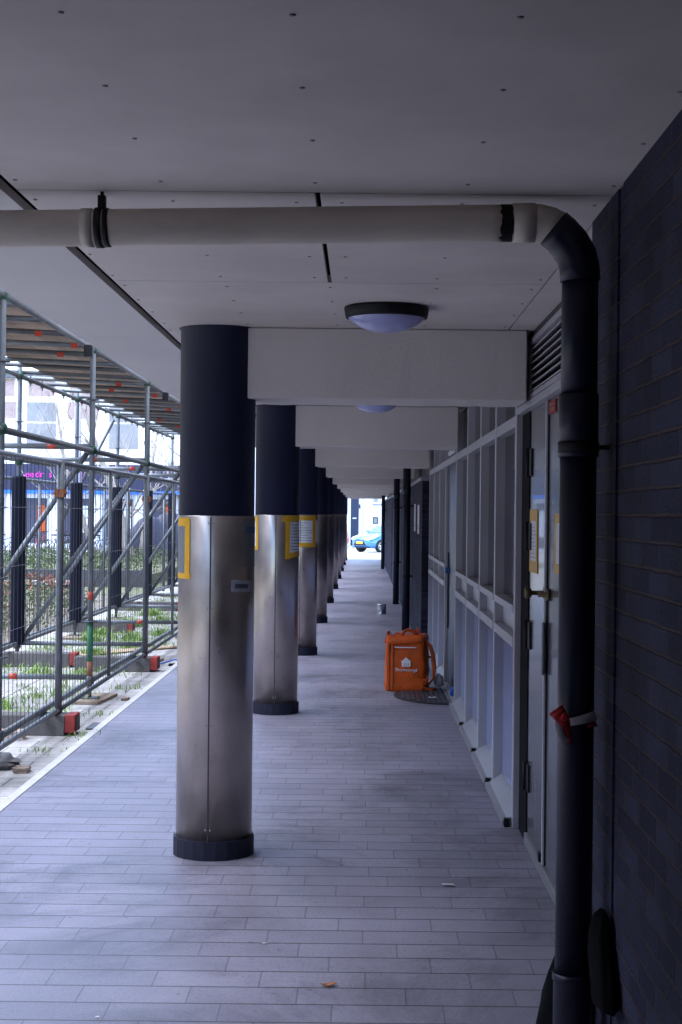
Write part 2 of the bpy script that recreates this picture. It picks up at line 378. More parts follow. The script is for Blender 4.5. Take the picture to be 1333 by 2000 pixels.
col0 = thing('column', col_lab[0], 'column', (CX, 7.23, 0), 0, 'columns along the arcade'); column_parts(col0)
bm_lab = ['nearest white downstand beam, spanning from the nearest column to the louvre']
bm_lab += [f'{ORD[i]} white ceiling beam from the camera, meeting the {ORD[i]} column' for i in range(1, 9)] + ['farthest white ceiling beam, above the parked blue car']
for k in range(10):
    if k: dup(col0, (CX, 7.23 + 5.11 * k, 0), R(random.uniform(-6, 6)), col_lab[k])
    y0 = 7.13 + 5.11 * k
    b = MB()
    x0, x1, z0, z1 = CX + 0.02, 0.757, 2.133, CZ - 0.001
    b.box(x0, x1, y0, y0 + 0.42, z0, z1)
    bmesh.ops.subdivide_edges(b.bm, edges=[e for e in b.bm.edges if abs(e.verts[0].co.x - e.verts[1].co.x) > 0.5], cuts=20)
    for v in b.bm.verts:
        if v.co.z < z0 + 0.01: v.co.z += random.uniform(-0.003, 0.003)
        if v.co.y < y0 + 0.01: v.co.y += random.uniform(-0.0015, 0.0015)
    tag(b.build('ceiling_beam', M_beam, bevel=0.006), bm_lab[k], 'beam', 'beams across the arcade ceiling')

# ------------------------------------------------------------------ near brick wall
nw = thing('brick_wall', 'black painted brick wall close on the right, with a vertical groove', 'wall')
b = MB(); b.box(0.665, 1.24, -40, 3.96, 0, CZ - 0.001); b.build('brickwork', M_brick, nw)
b = MB(); b.box(0.665, 1.24, 4.04, 4.5, 0, CZ - 0.001); b.build('pier', M_brick, nw)
b = MB(); b.box(0.671, 1.24, 3.955, 4.045, 0, CZ - 0.002); b.build('groove_back', M_brick, nw)

# ------------------------------------------------------------------ double door with louvre
FX = 0.785
dd = thing('double_door', 'grey gloss double door with black hinges and brass knob behind the black downpipe', 'door')
b = MB(); b.box(FX, 1.2, 4.5, 7.85, 2.115, 2.15); b.build('head_rail', M_alu, dd, bevel=0.003)
b = MB(); b.box(FX + 0.03, 0.88, 7.51, 7.85, 0.0, 2.112); b.build('jamb', M_gap, dd)
b = MB(); b.box(FX, 0.86, 7.28, 7.40, 2.152, CZ - 0.001); b.build('head_post', M_alu_dk, dd)
b = MB(); b.box(FX + 0.02, 0.9, 5.30, 7.50, 0.0, 0.055); b.build('threshold', mat('threshold_stone', (0.16, 0.16, 0.175), 0.6, var=0.2), dd, bevel=0.004)
leafs = []
for (y0, y1, nm) in ((6.802, 7.50, 0), (6.07, 6.768, 1)):
    b = MB(); b.box(FX + 0.035, FX + 0.08, y0, y1, 0.058, 2.112); lf = b.build('door_leaf', M_door, dd, bevel=0.003); leafs.append(lf)
b = MB(); b.box(FX + 0.035, 0.9, 4.5, 6.06, 0.0, 2.112); b.build('side_panel', M_door, dd)
b = MB(); b.box(FX + 0.022, FX + 0.034, 6.772, 6.80, 0.06, 2.11); b.build('meeting_strip', M_panelgrey, leafs[0])
b = MB(); b.box(FX + 0.03, FX + 0.042, 6.7595, 6.7715, 0.06, 2.11); b.build('dark_joint', M_gap, leafs[0])
for z in (1.86, 1.50, 1.02, 0.33):
    b = MB(); b.box(FX + 0.026, FX + 0.034, 7.40, 7.51, z - 0.065, z + 0.065); b.lathe([(0.011, z - 0.07), (0.011, z + 0.07)], (FX + 0.022, 7.51, 0), n=12); b.build('hinge', M_black, leafs[0])
b = MB(); b.lathe([(0.027, 0.0), (0.027, 0.006), (0.011, 0.008), (0.010, 0.058), (0.020, 0.062), (0.026, 0.07), (0.026, 0.086), (0.02, 0.09)], (0, 0, 0), n=24, axis='X')
for v in b.bm.verts: v.co = Vector((FX + 0.034 - v.co.x, 6.86 + v.co.y, 1.256 + v.co.z))
b.build('knob', M_brass, leafs[0])
b = MB(); b.lathe([(0.027, 0.0), (0.027, 0.012), (0.012, 0.014), (0.010, 0.05)], (0, 0, 0), n=24, axis='X')
for v in b.bm.verts: v.co = Vector((FX + 0.034 - v.co.x, 6.69 + v.co.y, 1.256 + v.co.z))
b.build('knob', M_brass, leafs[1])
b = MB(); b.box(FX + 0.012, FX + 0.022, 6.745, 6.785, 0.90, 1.13); b.build('lock_plate', M_galv, leafs[0], bevel=0.003)
b = MB(); b.box(FX + 0.015, FX + 0.035, 6.83, 6.88, 0.06, 0.10); b.build('door_stop', M_black, leafs[0])
lv = thing('louvre_vent', 'grey horizontal louvre vent above the double door, beside the beam end', 'vent')
b = MB()
b.box(FX, FX + 0.05, 4.52, 7.27, 2.153, 2.175); b.box(FX, FX + 0.05, 4.52, 7.27, 2.405, 2.432); b.box(FX, FX + 0.05, 7.23, 7.27, 2.176, 2.404); b.box(FX, FX + 0.05, 4.52, 4.56, 2.176, 2.404)
b.build('frame', M_alu, lv)
b = MB(); b.box(FX + 0.07, FX + 0.08, 4.53, 7.26, 2.16, 2.43); b.build('backing', M_gap, lv)
for i in range(7):
    z = 2.183 + i * 0.0325; b = MB()
    b.prism([(FX + 0.004, z), (FX + 0.048, z + 0.024), (FX + 0.048, z + 0.028), (FX + 0.002, z + 0.006)], 4.562, 7.228, axis='Y'); b.build('slat', M_alu, lv)
b = MB(); b.box(FX + 0.005, 0.86, 4.52, 7.27, 2.434, CZ + 0.0); b.build('head_trim', M_alu_dk, lv)
st = MB(); st.box(FX + 0.029, FX + 0.0345, 6.52, 6.74, 2.045, 2.10); st = tag(st.build('warning_sticker', M_redend), 'small faded red sticker at the top of the door beside the downpipe', 'sticker')
b = MB()
for z in (2.08, 2.06): b.box(FX + 0.0275, FX + 0.029, 6.55, 6.70, z, z + 0.006)
b.build('print_lines', M_wood, st)

# ------------------------------------------------------------------ glazed shopfront
sf = thing('shopfront', 'grey framed glazed shopfront with tall dark windows between door and brick pier', 'shopfront')
mull = [7.86, 9.06, 10.22, 11.5, 12.85, 14.5, 15.65, 16.86, 18.0]
GX = FX + 0.055
for y in mull:
    b = MB(); b.box(FX, GX + 0.012, y, y + 0.07, 0.0, CZ - 0.001); b.build('mullion', M_alu, sf, bevel=0.003)
for y0, y1 in zip(mull, mull[1:]):
    a, c = y0 + 0.07, y1
    door = abs(y0 - 12.85) < 0.01
    for (nm, z0, z1, x0) in (('top_rail', 2.06, 2.118, FX + 0.002),):
        b = MB(); b.box(x0, GX + 0.01, a, c, z0, z1); b.build(nm, M_alu, sf, bevel=0.002)
    b = MB(); b.box(GX, GX + 0.008, a, c, 2.12, CZ - 0.002); b.build('transom_pane', M_glass, sf)
    if door: continue
    b = MB(); b.box(FX - 0.004, GX + 0.01, a, c, 1.098, 1.137); b.build('sill_rail', M_alu, sf, bevel=0.002)
    b = MB(); b.box(FX - 0.004, GX + 0.01, a, c, 0.92, 0.972); b.build('lower_rail', M_alu, sf, bevel=0.002)
    b = MB(); b.box(GX, GX + 0.008, a, c, 1.138, 2.058); b.build('window_pane', M_glass, sf)
    b = MB(); b.box(GX - 0.004, GX + 0.008, a, c, 0.974, 1.096); b.build('infill_panel', M_panelgrey, sf)
    b = MB(); b.box(GX, GX + 0.008, a, c, 0.085, 0.918); b.build('lower_pane', M_frost, sf)
    b = MB(); b.prism([(FX - 0.045, 0.001), (GX + 0.01, 0.001), (GX + 0.01, 0.084), (GX - 0.002, 0.084), (FX - 0.02, 0.03), (FX - 0.045, 0.026)], a + 0.004, c - 0.004, axis='Y'); b.build('sill', M_sill, sf)
    b = MB(); b.box(FX - 0.04, FX - 0.012, a - 0.045, a - 0.012, 0.0, 0.045); b.build('foot_block', M_black, sf)
nd = thing('navy_door', 'dark navy door in the shopfront behind the orange bag, blue tape on its handle', 'door')
b = MB(); b.box(FX + 0.03, FX + 0.075, 12.93, 14.49, 0.03, 2.055); lf = b.build('door_leaf', M_navydoor, nd, bevel=0.003)
b = MB(); b.box(FX + 0.012, FX + 0.028, 14.30, 14.36, 0.55, 1.25); b.build('pull_bar', M_navydoor, lf)
b = MB(); b.box(FX - 0.012, FX + 0.028, 14.2, 14.34, 1.06, 1.11); b.build('taped_handle', mat('blue_tape', (0.02, 0.10, 0.36), 0.5), lf)
b = MB(); b.box(FX, FX + 0.09, 12.93, 14.49, 0.001, 0.027); b.build('threshold', M_sill, nd)
b = MB(); b.box(FX - 0.012, FX - 0.001, 13.0, 13.9, 2.13, 2.17); b.build('closer_box', M_paper, nd)
b = MB(); b.lathe([(0.015, 0.03), (0.028, 0.036), (0.03, 0.07), (0.02, 0.10), (0.006, 0.11)], (FX + 0.02, 13.35, 0.0), n=14)
tag(b.build('blue_rag', mat('blue_cloth', (0.01, 0.09, 0.42), 0.7, bump=0.5, bscale=30)), 'crumpled bright blue rag at the foot of the navy door', 'rag')

# far brick walls with coping and clerestory windows
segs = [(18.09, 26.5), (26.9, 36.0), (36.5, 44.5), (45.0, 54.3)]
fl = ['black brick wall with two pale posters, beyond the glazed shopfront', 'black brick wall between the second and third downpipes from the camera side', 'black brick wall behind the third downpipe, towards the far street', 'last black brick wall beside the bright far end of the arcade']
for (y0, y1), l in zip(segs, fl):
    w = thing('brick_wall', l, 'wall', group='brick walls along the arcade')
    b = MB(); b.box(0.705, 1.24, y0, y1, 0, 2.0); b.build('brickwork', M_brick, w)
    b = MB(); b.box(0.685, 1.24, y0 - 0.02, y1 + 0.02, 2.003, 2.045); b.build('coping', M_sill, w, bevel=0.004)
cl = thing('clerestory_window', 'dark band of narrow windows above the far brick walls', 'window')
b = MB(); b.box(0.90, 0.95, 18.08, 54.3, 2.047, CZ - 0.002); b.build('pane', M_glass, cl)
for i in range(24):
    y = 18.5 + i * 1.5; b = MB(); b.box(0.84, 0.898, y, y + 0.06, 2.047, CZ - 0.002); b.build('mullion', M_alu, cl)
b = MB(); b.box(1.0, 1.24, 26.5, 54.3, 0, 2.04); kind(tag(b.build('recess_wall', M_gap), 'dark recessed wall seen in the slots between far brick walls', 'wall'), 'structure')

# posters on the far brick wall
for i, (y, dz, lab) in enumerate(((19.0, 0.0, 'pale poster on the far brick wall, nearer of the two'), (20.3, 0.02, 'pale poster with an orange corner on the far brick wall, farther of the two'))):
    p = thing('poster', lab, 'poster', group='posters on the far brick wall')
    b = MB(); b.box(0.699, 0.7045, y, y + 0.42, 1.36 + dz, 1.72 + dz); sh = b.build('sheet', M_paper, p)
    b = MB()
    for j in range(3): b.box(0.6975, 0.6985, y + 0.08, y + 0.30, 1.42 + dz + j * 0.025, 1.43 + dz + j * 0.025)
    if i: b.box(0.6975, 0.6985, y + 0.3, y + 0.4, 1.66 + dz, 1.71 + dz)
    b.build('print', M_redend if i else M_ink, p)

# ------------------------------------------------------------------ downpipes on the far walls
def downpipe(y, label):
    p = thing('downpipe', label, 'downpipe', (0.612, y, 0), 0, 'black downpipes on the right wall')
    b = MB(); b.tube([(0, 0, 0.0), (0, 0, CZ - 0.002)], 0.054, 20); b.build('pipe', M_pipe_b, p)
    b = MB(); b.tube([(0, 0, 1.88), (0, 0, 1.98)], 0.059, 20); b.build('socket', M_pipe_b, p)
    for z in (0.75, 1.72):
        b = MB(); b.tube([(0.045, 0, z), (0.10, 0, z)], 0.01, 8); b.tube([(0, 0, z - 0.012), (0, 0, z + 0.012)], 0.0565, 20); b.build('bracket', M_black, p)
    return p
downpipe(21.2, 'black downpipe behind the orange bag, at the end of the shopfront')
downpipe(27.4, 'black downpipe behind the tin can, middle of the three far ones')
downpipe(44.9, 'farthest black downpipe, in front of the parked blue car')

# near pipe: white horizontal run, elbow and black downpipe
dp = thing('drain_pipe', 'white drain pipe under the ceiling bending into a thick black downpipe on the right', 'pipe')
PY = 4.15
hp = [(-3.2, PY, 2.312), (-0.99, PY, 2.36), (0.33, PY, 2.389), (0.40, PY, 2.391)]
b = MB(); b.tube(hp, 0.0495, 28); b.build('horizontal_pipe', M_pipe_w, dp)
b = MB(); b.tube([(-0.765, PY, 2.365), (-0.735, PY, 2.3655)], 0.0525, 28); b.build('pipe_collar', M_pipe_w, dp)
b = MB(); b.tube([(-0.727, PY, 2.3655), (-0.708, PY, 2.366)], 0.0545, 28); b.tube([(-0.704, PY, 2.366), (-0.69, PY, 2.3665)], 0.0525, 28)
b.box(-0.722, -0.702, PY - 0.012, PY + 0.012, 2.40, 2.452); b.tube([(-0.712, PY, 2.44), (-0.712, PY, CZ)], 0.005, 8); b.build('pipe_clamp', M_black, dp)
def jag(x0, x1, seed):
    rnd = random.Random(seed); b = MB(); n = 28; A = []; B = []
    for k in range(n):
        t = 2 * PI * k / n; zc = 2.389 + 0.022 * ((x0 + x1) / 2 - 0.33)
        A.append(b.bm.verts.new((x0 + rnd.uniform(-.006, .006), PY + 0.0502 * math.cos(t), zc + 0.0502 * math.sin(t))))
        B.append(b.bm.verts.new((x1 + rnd.uniform(-.002, .002), PY + 0.0502 * math.cos(t), zc + 0.0502 * math.sin(t))))
    for k in range(n): f = b.bm.faces.new((A[k], A[(k + 1) % n], B[(k + 1) % n], B[k])); f.smooth = True
    return b.build('black_band', M_black, dp)
jag(0.362, 0.396, 3)
b = MB(); b.tube([(0.398, PY, 2.3905), (0.458, PY, 2.392)], 0.053, 28); b.build('pipe_collar', M_pipe_w, dp)
EL = [(0.44, PY, 2.391), (0.47, PY, 2.390), (0.495, PY, 2.384), (0.515, PY, 2.374)]
b = MB(); b.tube(EL, 0.0515, 28); b.build('white_bend', M_pipe_w, dp)
EB = [(0.508, PY, 2.378), (0.53, PY, 2.360), (0.553, PY, 2.335), (0.572, PY, 2.303), (0.580, PY, 2.27), (0.582, PY, 2.235)]
b = MB(); b.tube(EB, 0.0545, 28); b.build('black_elbow', M_pipe_b, dp)
b = MB(); b.tube([(0.582, PY, 2.25), (0.582, PY, 1.93)], 0.0495, 28); b.build('upper_downpipe', M_pipe_b, dp)
b = MB(); b.tube([(0.582, PY, 1.93), (0.582, PY, 1.78)], 0.0535, 28); b.tube([(0.582, PY, 1.781), (0.582, PY, 1.76)], 0.055, 28); b.build('socket', M_pipe_b, dp)
b = MB(); b.tube([(0.582, PY, 1.765), (0.582, PY, 0.36)], 0.0495, 28); b.build('downpipe', M_pipe_b, dp)
b = MB(); b.tube([(0.582, PY, 0.37), (0.582, PY, 0.35), (0.582, PY, 0.345), (0.582, PY, 0.0)], [0.056, 0.056, 0.053, 0.053], 28); b.build('lower_socket', M_pipe_b, dp)
b = MB(); b.tube([(0.62, PY, 1.787), (0.668, PY, 1.787)], 0.006, 8); b.tube([(0.582, PY, 1.775), (0.582, PY, 1.80)], 0.0558, 24); b.build('wall_bracket', M_black, dp)

# red and white barrier tape tied on the downpipe
bt = thing('barrier_tape', 'red and white barrier tape knotted round the black downpipe', 'tape')
def ribbon(pts, w0, w1, name, m, th=0.0):
    b = MB(); P = [Vector(p) for p in pts]; A = []; B = []
    for i, p in enumerate(P):
        t = i / (len(P) - 1); w = w0 + (w1 - w0) * t
        d = (P[min(i + 1, len(P) - 1)] - P[max(i - 1, 0)]).normalized()
        s = d.cross(Vector((0.15, -1, 0.1))).normalized() * w / 2
        A.append(b.bm.verts.new(p + s)); B.append(b.bm.verts.new(p - s))
    for i in range(len(P) - 1): f = b.bm.faces.new((A[i], A[i + 1], B[i + 1], B[i])); f.smooth = True
    o = b.build(name, m, bt); s = o.modifiers.new('solid', 'SOLIDIFY'); s.thickness = 0.002
    return o
M_tr = mat('tape_red', (0.50, 0.012, 0.02), 0.4, bump=0.4, bscale=40); M_tw = mat('tape_white', (0.55, 0.52, 0.56), 0.4, bump=0.4, bscale=40)
yt = PY - 0.056
ribbon([(0.520, yt - 0.004, 1.085), (0.532, yt - 0.014, 1.07), (0.545, yt - 0.012, 1.05), (0.552, yt - 0.006, 1.02), (0.560, yt - 0.006, 0.995)], 0.045, 0.012, 'tape_tail', M_tr)
ribbon([(0.525, yt - 0.010, 1.062), (0.528, yt - 0.016, 1.035), (0.537, yt - 0.014, 1.012), (0.553, yt - 0.008, 0.998)], 0.02, 0.022, 'tape_tail', M_tw)
ring = [(0.582 + 0.053 * math.sin(t), PY - 0.053 * math.cos(t), 1.055 + 0.012 * math.sin(t)) for t in [R(-40 + 10 * i) for i in range(13)]]
ribbon(ring, 0.018, 0.03, 'tape_loop', M_tw)
ring2 = [(0.582 + 0.0545 * math.sin(t), PY - 0.0545 * math.cos(t), 1.032 + 0.014 * math.sin(t)) for t in [R(30 + 8 * i) for i in range(8)]]
ribbon(ring2, 0.006, 0.026, 'tape_loop', M_tr)
b = MB(); bmesh.ops.create_icosphere(b.bm, subdivisions=2, radius=0.012)
for v in b.bm.verts: v.co = Vector((0.542, yt - 0.012, 1.066)) + v.co * random.uniform(.8, 1.2)
b.build('knot', M_tr, bt)

# black refuse bag behind the pipe foot
def sack(name, rows, lab, clampx=None):
    secs = [[(cx + rx * math.cos(a) * (1 + .05 * math.sin(5 * a + z * 30)), cy + ry * math.sin(a) * (1 + .06 * math.sin(7 * a - z * 20)), z) for a in [2 * PI * k / 32 for k in range(32)]] for z, cx, rx, cy, ry in rows]
    b = MB(); b.loft(secs)
    if clampx:
        for v in b.bm.verts: v.co.x = min(v.co.x, clampx)
    return tag(b.build(name, M_trash), lab, 'bag')
sack('refuse_bag', ((0.0, .585, .07, 4.37, .10), (0.03, .583, .078, 4.37, .115), (.15, .585, .076, 4.36, .11), (.24, .592, .066, 4.36, .10), (.30, .597, .058, 4.36, .08), (.38, .607, .035, 4.36, .05), (.41, .61, .012, 4.36, .02)), 'slumped black refuse bag on the floor behind the foot of the near downpipe', 0.66)
sack('hanging_bag', ((.345, .638, .022, 3.97, .10), (.35, .638, .030, 3.97, .125), (.40, .636, .030, 3.98, .12), (.46, .632, .030, 4.00, .10), (.51, .634, .026, 4.03, .075), (.545, .640, .020, 4.05, .05), (.56, .645, .008, 4.06, .02)), 'small black bag hanging on the brick wall right of the near downpipe', 0.663)

# ------------------------------------------------------------------ ceiling lamps
def lamp(y, label):
    t = thing('ceiling_lamp', label, 'lamp', (0.092, y, CZ), 0, 'ceiling lamps in the arcade')
    b = MB(); b.lathe([(0.168, 0), (0.176, -0.003), (0.176, -0.012), (0.170, -0.046), (0.160, -0.048), (0.150, -0.040)], n=56); b.build('ring', M_black, t)
    b = MB(); b.lathe([(0.162, -0.038), (0.160, -0.046), (0.146, -0.062), (0.120, -0.079), (0.085, -0.095), (0.045, -0.105), (0.012, -0.108)], n=56); b.build('dome', M_dome, t)
lamp(6.4, 'round ceiling lamp with black ring and pale blue dome in front of the nearest beam')
lamp(11.5, 'second round ceiling lamp, only its dome showing under the nearest beam')

# ------------------------------------------------------------------ notices on columns and door
def curved(b, cy, a0, a1, z0, z1, off, skew=0.0, n=10):
    r0, r1 = CR + 0.0016 + off, CR + 0.0024 + off
    rows = []
    for i in range(n + 1):
        t = R(a0 + (a1 - a0) * i / n); dz = skew * i / n
        rows.append([b.bm.verts.new((CX + r * math.sin(t), cy - r * math.cos(t), z + dz)) for r in (r0, r1) for z in (z0, z1)])
    for A, B in zip(rows, rows[1:]):
        for q in ((0, 1), (1, 3), (3, 2), (2, 0)):
            f = b.bm.faces.new((A[q[0]], A[q[1]], B[q[1]], B[q[0]])); f.smooth = False
    b.bm.faces.new((rows[0][0], rows[0][2], rows[0][3], rows[0][1])); b.bm.faces.new((rows[-1][0], rows[-1][1], rows[-1][3], rows[-1][2]))
def lines(b, cy, a0, a1, z0, z1, n, off, seed=1):
    rnd = random.Random(seed)
    for i in range(n):
        z = z1 - (i + 0.5) * (z1 - z0) / n; a = a0
        stop = a1 - (a1 - a0) * rnd.choice((0, 0, 0.1, 0.3, 0.55))
        while a < stop - 2:
            w = rnd.uniform(2.5, 8); curved(b, cy, a, min(stop, a + w), z - 0.0028, z + 0.0028, off, n=3); a += w + 1.3
YC = [7.23 + 5.11 * k for k in range(10)]
n1 = thing('taped_notice', 'notice wrapped on the left of the nearest column, half framed in yellow tape', 'notice', group='taped notices on the columns')
b = MB(); curved(b, YC[0], -100, -47, 1.30, 1.575, 0); b.build('plastic_sheet', M_sleevepl, n1)
b = MB(); curved(b, YC[0], -100, -41, 1.535, 1.575, 0.0008); curved(b, YC[0], -49, -38, 1.30, 1.57, 0.0016); curved(b, YC[0], -100, -36, 1.295, 1.32, 0.0008, skew=-0.004); b.build('yellow_tape', M_tape, n1)
n2 = thing('plastic_pocket', 'faded clear plastic pocket on the right of the nearest column', 'notice')
b = MB(); curved(b, YC[0], 49, 100, 1.35, 1.572, 0); b.build('pocket', mat('faded_pocket', (0.17, 0.18, 0.19), 0.3, var=0.15), n2)
b = MB(); curved(b, YC[0], 53, 90, 1.505, 1.535, 0.0008); b.build('blue_print', M_bluepr, n2)
n3 = thing('sticker', 'small white address sticker on the lower right of the nearest column', 'sticker')
b = MB(); curved(b, YC[0], 28, 71, 1.236, 1.29, 0, skew=-0.004); b.build('label', mat('sticker_paper', (0.30, 0.31, 0.36), 0.5, var=0.25, vscale=30), n3)
b = MB(); curved(b, YC[0], 34, 60, 1.252, 1.272, 0.0008, skew=-0.003); b.build('print', M_ink, n3)
n4 = thing('taped_notice', 'notice on the left edge of the second column, under a strip of yellow tape', 'notice', group='taped notices on the columns')
b = MB(); curved(b, YC[1], -110, -58, 1.335, 1.535, 0); b.build('paper', M_paper, n4)
b = MB(); curved(b, YC[1], -66, -53, 1.31, 1.575, 0.0008); curved(b, YC[1], -110, -56, 1.535, 1.575, 0.0016); curved(b, YC[1], -110, -56, 1.305, 1.335, 0.0016); b.build('yellow_tape', M_tape, n4)
n5 = thing('taped_notice', 'notice on the right of the second column, wide crooked yellow tape', 'notice', group='taped notices on the columns')
b = MB(); curved(b, YC[1], 38, 100, 1.28, 1.53, 0); b.build('paper', M_paper, n5)
b = MB(); curved(b, YC[1], 16, 100, 1.53, 1.578, 0.0008, skew=0.01); curved(b, YC[1], 25, 38, 1.235, 1.535, 0.0016); curved(b, YC[1], 27, 100, 1.235, 1.28, 0.0024, skew=0.03); b.build('yellow_tape', M_tape, n5)
b = MB(); lines(b, YC[1], 42, 96, 1.30, 1.52, 9, 0.0008, 5); b.build('print', M_ink, n5)
n6 = thing('taped_notice', 'white printed notice in a complete yellow tape frame on the third column', 'notice', group='taped notices on the columns')
z0, z1 = 1.27, 1.52
b = MB(); curved(b, YC[2], -14, 45, z0, z1, 0); curved(b, YC[2], 62, 110, z0, z1, 0); b.build('paper', M_paper, n6)
b = MB(); curved(b, YC[2], -20, 66, z1, z1 + 0.05, 0.0008, skew=0.006); curved(b, YC[2], -20, 64, z0 - 0.05, z0, 0.0008); curved(b, YC[2], -20, -13, z0 - 0.06, z1 + 0.02, 0.0016); curved(b, YC[2], 44, 62, z0 - 0.02, z1 + 0.02, 0.0016); b.build('yellow_tape', M_tape, n6)
b = MB(); lines(b, YC[2], -10, 42, z0 + 0.012, z1 - 0.012, 8, 0.0008, 9); b.build('print', M_ink, n6)
n7 = thing('taped_notice', 'paper notice in yellow tape on the grey door, left of the downpipe', 'notice', group='taped notices on the doors')
dx = FX + 0.034
b = MB(); b.box(dx - 0.002, dx, 7.21, 7.44, 1.385, 1.575); b.build('paper', M_paper, n7)
b = MB(); b.box(dx - 0.003, dx - 0.0002, 7.16, 7.485, 1.575, 1.63); b.box(dx - 0.003, dx - 0.0002, 7.15, 7.485, 1.33, 1.385); b.box(dx - 0.003, dx - 0.0002, 7.16, 7.21, 1.3855, 1.5745); b.box(dx - 0.003, dx - 0.0002, 7.44, 7.485, 1.3855, 1.5745); b.build('yellow_tape', M_tape, n7)
b = MB()
for i in range(9): b.box(dx - 0.0028, dx - 0.0021, 7.24 + 0.03 * (i % 3), 7.42, 1.40 + i * 0.018, 1.404 + i * 0.018)
b.build('print', mat('faint_ink', (0.3, 0.3, 0.34), 0.7), n7)
n8 = thing('taped_notice', 'edge of a yellow taped notice on the second door leaf, mostly behind the downpipe', 'notice', group='taped notices on the doors')
b = MB(); b.box(dx - 0.002, dx, 6.2, 6.47, 1.40, 1.57); b.build('paper', M_paper, n8)
b = MB(); b.box(dx - 0.003, dx - 0.0002, 6.47, 6.51, 1.36, 1.61); b.box(dx - 0.003, dx - 0.0002, 6.17, 6.4695, 1.57, 1.61); b.box(dx - 0.003, dx - 0.0002, 6.17, 6.4695, 1.36, 1.40); b.build('yellow_tape', M_tape, n8)

# ------------------------------------------------------------------ orange delivery bag, mat, can
BX, BY = 0.425, 14.05
bag = thing('delivery_bag', 'bright orange food delivery backpack standing on the walkway by the navy door', 'bag', (BX, BY, 0), R(-8))
W, D, H = 0.185, 0.19, 0.46
secs = []
for z, k, q in ((0.0, 0.95, 0.95), (0.012, 1.0, 1.0), (0.06, 1.02, 1.01), (0.11, 1.0, 1.0), (0.17, 1.03, 1.02), (0.24, 1.0, 1.01), (0.30, 1.01, 1.0), (0.36, 0.98, 0.99), (0.42, 0.97, 0.97), (H, 0.93, 0.94)):
    pts = []; n = 28
    for i in range(n):
        t = 2 * PI * i / n + 0.01; cs, sn = math.cos(t), math.sin(t); e = 0.22
        x = W * k * math.copysign(abs(cs) ** e, cs); y = D * q * math.copysign(abs(sn) ** e, sn)
        j = 1 + 0.018 * math.sin(7 * t + z * 26) + 0.016 * math.sin(3 * t - z * 37) + random.uniform(-.006, .006)
        pts.append((x * j, y * j, z))
    secs.append(pts)
b = MB(); b.loft(secs); b.build('body', M_orange, bag)
b = MB()
secs = []
for z, k in ((H - 0.03, 1.02), (H - 0.0, 1.02), (H + 0.03, 0.97), (H + 0.04, 0.8)):
    pts = []
    for i in range(28):
        t = 2 * PI * i / 28 + 0.01; cs, sn = math.cos(t), math.sin(t)
        j = 1 + 0.02 * math.sin(5 * t + z * 40)
        pts.append((W * k * 0.97 * j * math.copysign(abs(cs) ** .25, cs), D * k * 0.97 * j * math.copysign(abs(sn) ** .25, sn), z + 0.012 * math.sin(4 * t)))
    secs.append(pts)
b.loft(secs); b.build('lid', M_orange, bag)
b = MB(); b.tube([(-0.05, -0.05, H + 0.03), (-0.03, -0.03, H + 0.07), (0.0, 0.0, H + 0.085), (0.05, 0.02, H + 0.075), (0.09, 0.03, H + 0.03)], [0.02, 0.016, 0.014, 0.016, 0.02], 8); b.build('top_handle', M_orange_dk, bag)
b = MB(); b.box(-0.012, 0.012, -0.02, 0.02, H + 0.07, H + 0.115, Matrix.Rotation(R(10), 4, 'Y')); b.build('grab_tab', M_orange, bag)
b = MB(); b.quad((-0.20, -0.12, H - 0.03), (-0.17, -0.12, H + 0.08), (-0.165, 0.02, H + 0.07), (-0.19, 0.02, H - 0.03)); o = b.build('open_flap', M_orange, bag); s = o.modifiers.new('s', 'SOLIDIFY'); s.thickness = 0.01
b = MB(); b.quad((-0.16, -0.14, H - 0.0), (-0.15, -0.13, H + 0.065), (-0.09, -0.1, H + 0.05), (-0.08, -0.12, H)); o = b.build('flap_lining', M_panelgrey, bag); s = o.modifiers.new('s', 'SOLIDIFY'); s.thickness = 0.006
for x in (-0.15, -0.115):
    b = MB(); b.box(x - 0.008, x + 0.008, -D * 1.04 - 0.004, -D * 0.96, 0.02, H - 0.04); b.build('side_piping', M_orange_dk, bag)
# shoulder strap on the right with buckle
b = MB(); sp = [(W - 0.01, -0.08, H - 0.01), (W + 0.035, -0.1, H - 0.05), (W + 0.06, -0.11, 0.33), (W + 0.075, -0.12, 0.22), (W + 0.07, -0.13, 0.12), (W + 0.02, -0.12, 0.06)]
b.tube(sp, [0.014, 0.018, 0.02, 0.02, 0.012, 0.008], 10); b.build('shoulder_strap', M_orange_dk, bag)
b = MB(); sp = [(W - 0.02, -0.12, 0.18), (W + 0.02, -0.16, 0.12), (W + 0.0, -0.17, 0.07), (W - 0.06, -0.17, 0.05), (W + 0.05, -0.17, 0.02), (W + 0.09, -0.14, 0.03)]
b.tube(sp, 0.012, 8); b.build('hanging_strap', M_orange_dk, bag)
b = MB(); b.box(W - 0.03, W + 0.02, -0.182, -0.165, 0.09, 0.12); b.build('buckle', M_orange, bag, bevel=0.004)
yf = -D * 1.035 - 0.006
b = MB(); b.box(-0.095, 0.10, yf, yf + 0.012, 0.397, 0.404); b.build('reflective_strip', M_reflect, bag)
b = MB()
house = [(-0.040, 0.235), (-0.040, 0.268), (-0.048, 0.272), (0.0, 0.312), (0.048, 0.272), (0.040, 0.268), (0.040, 0.235), (0.022, 0.222), (0.022, 0.262), (0.016, 0.262), (0.014, 0.226), (0.004, 0.226), (0.003, 0.262), (-0.003, 0.262), (-0.004, 0.226), (-0.014, 0.226), (-0.016, 0.262), (-0.022, 0.262), (-0.022, 0.222)]
b.prism([(x + 0.012, z) for x, z in house], yf - 0.002, yf + 0.016, axis='Y'); b.build('house_emblem', M_white, bag)
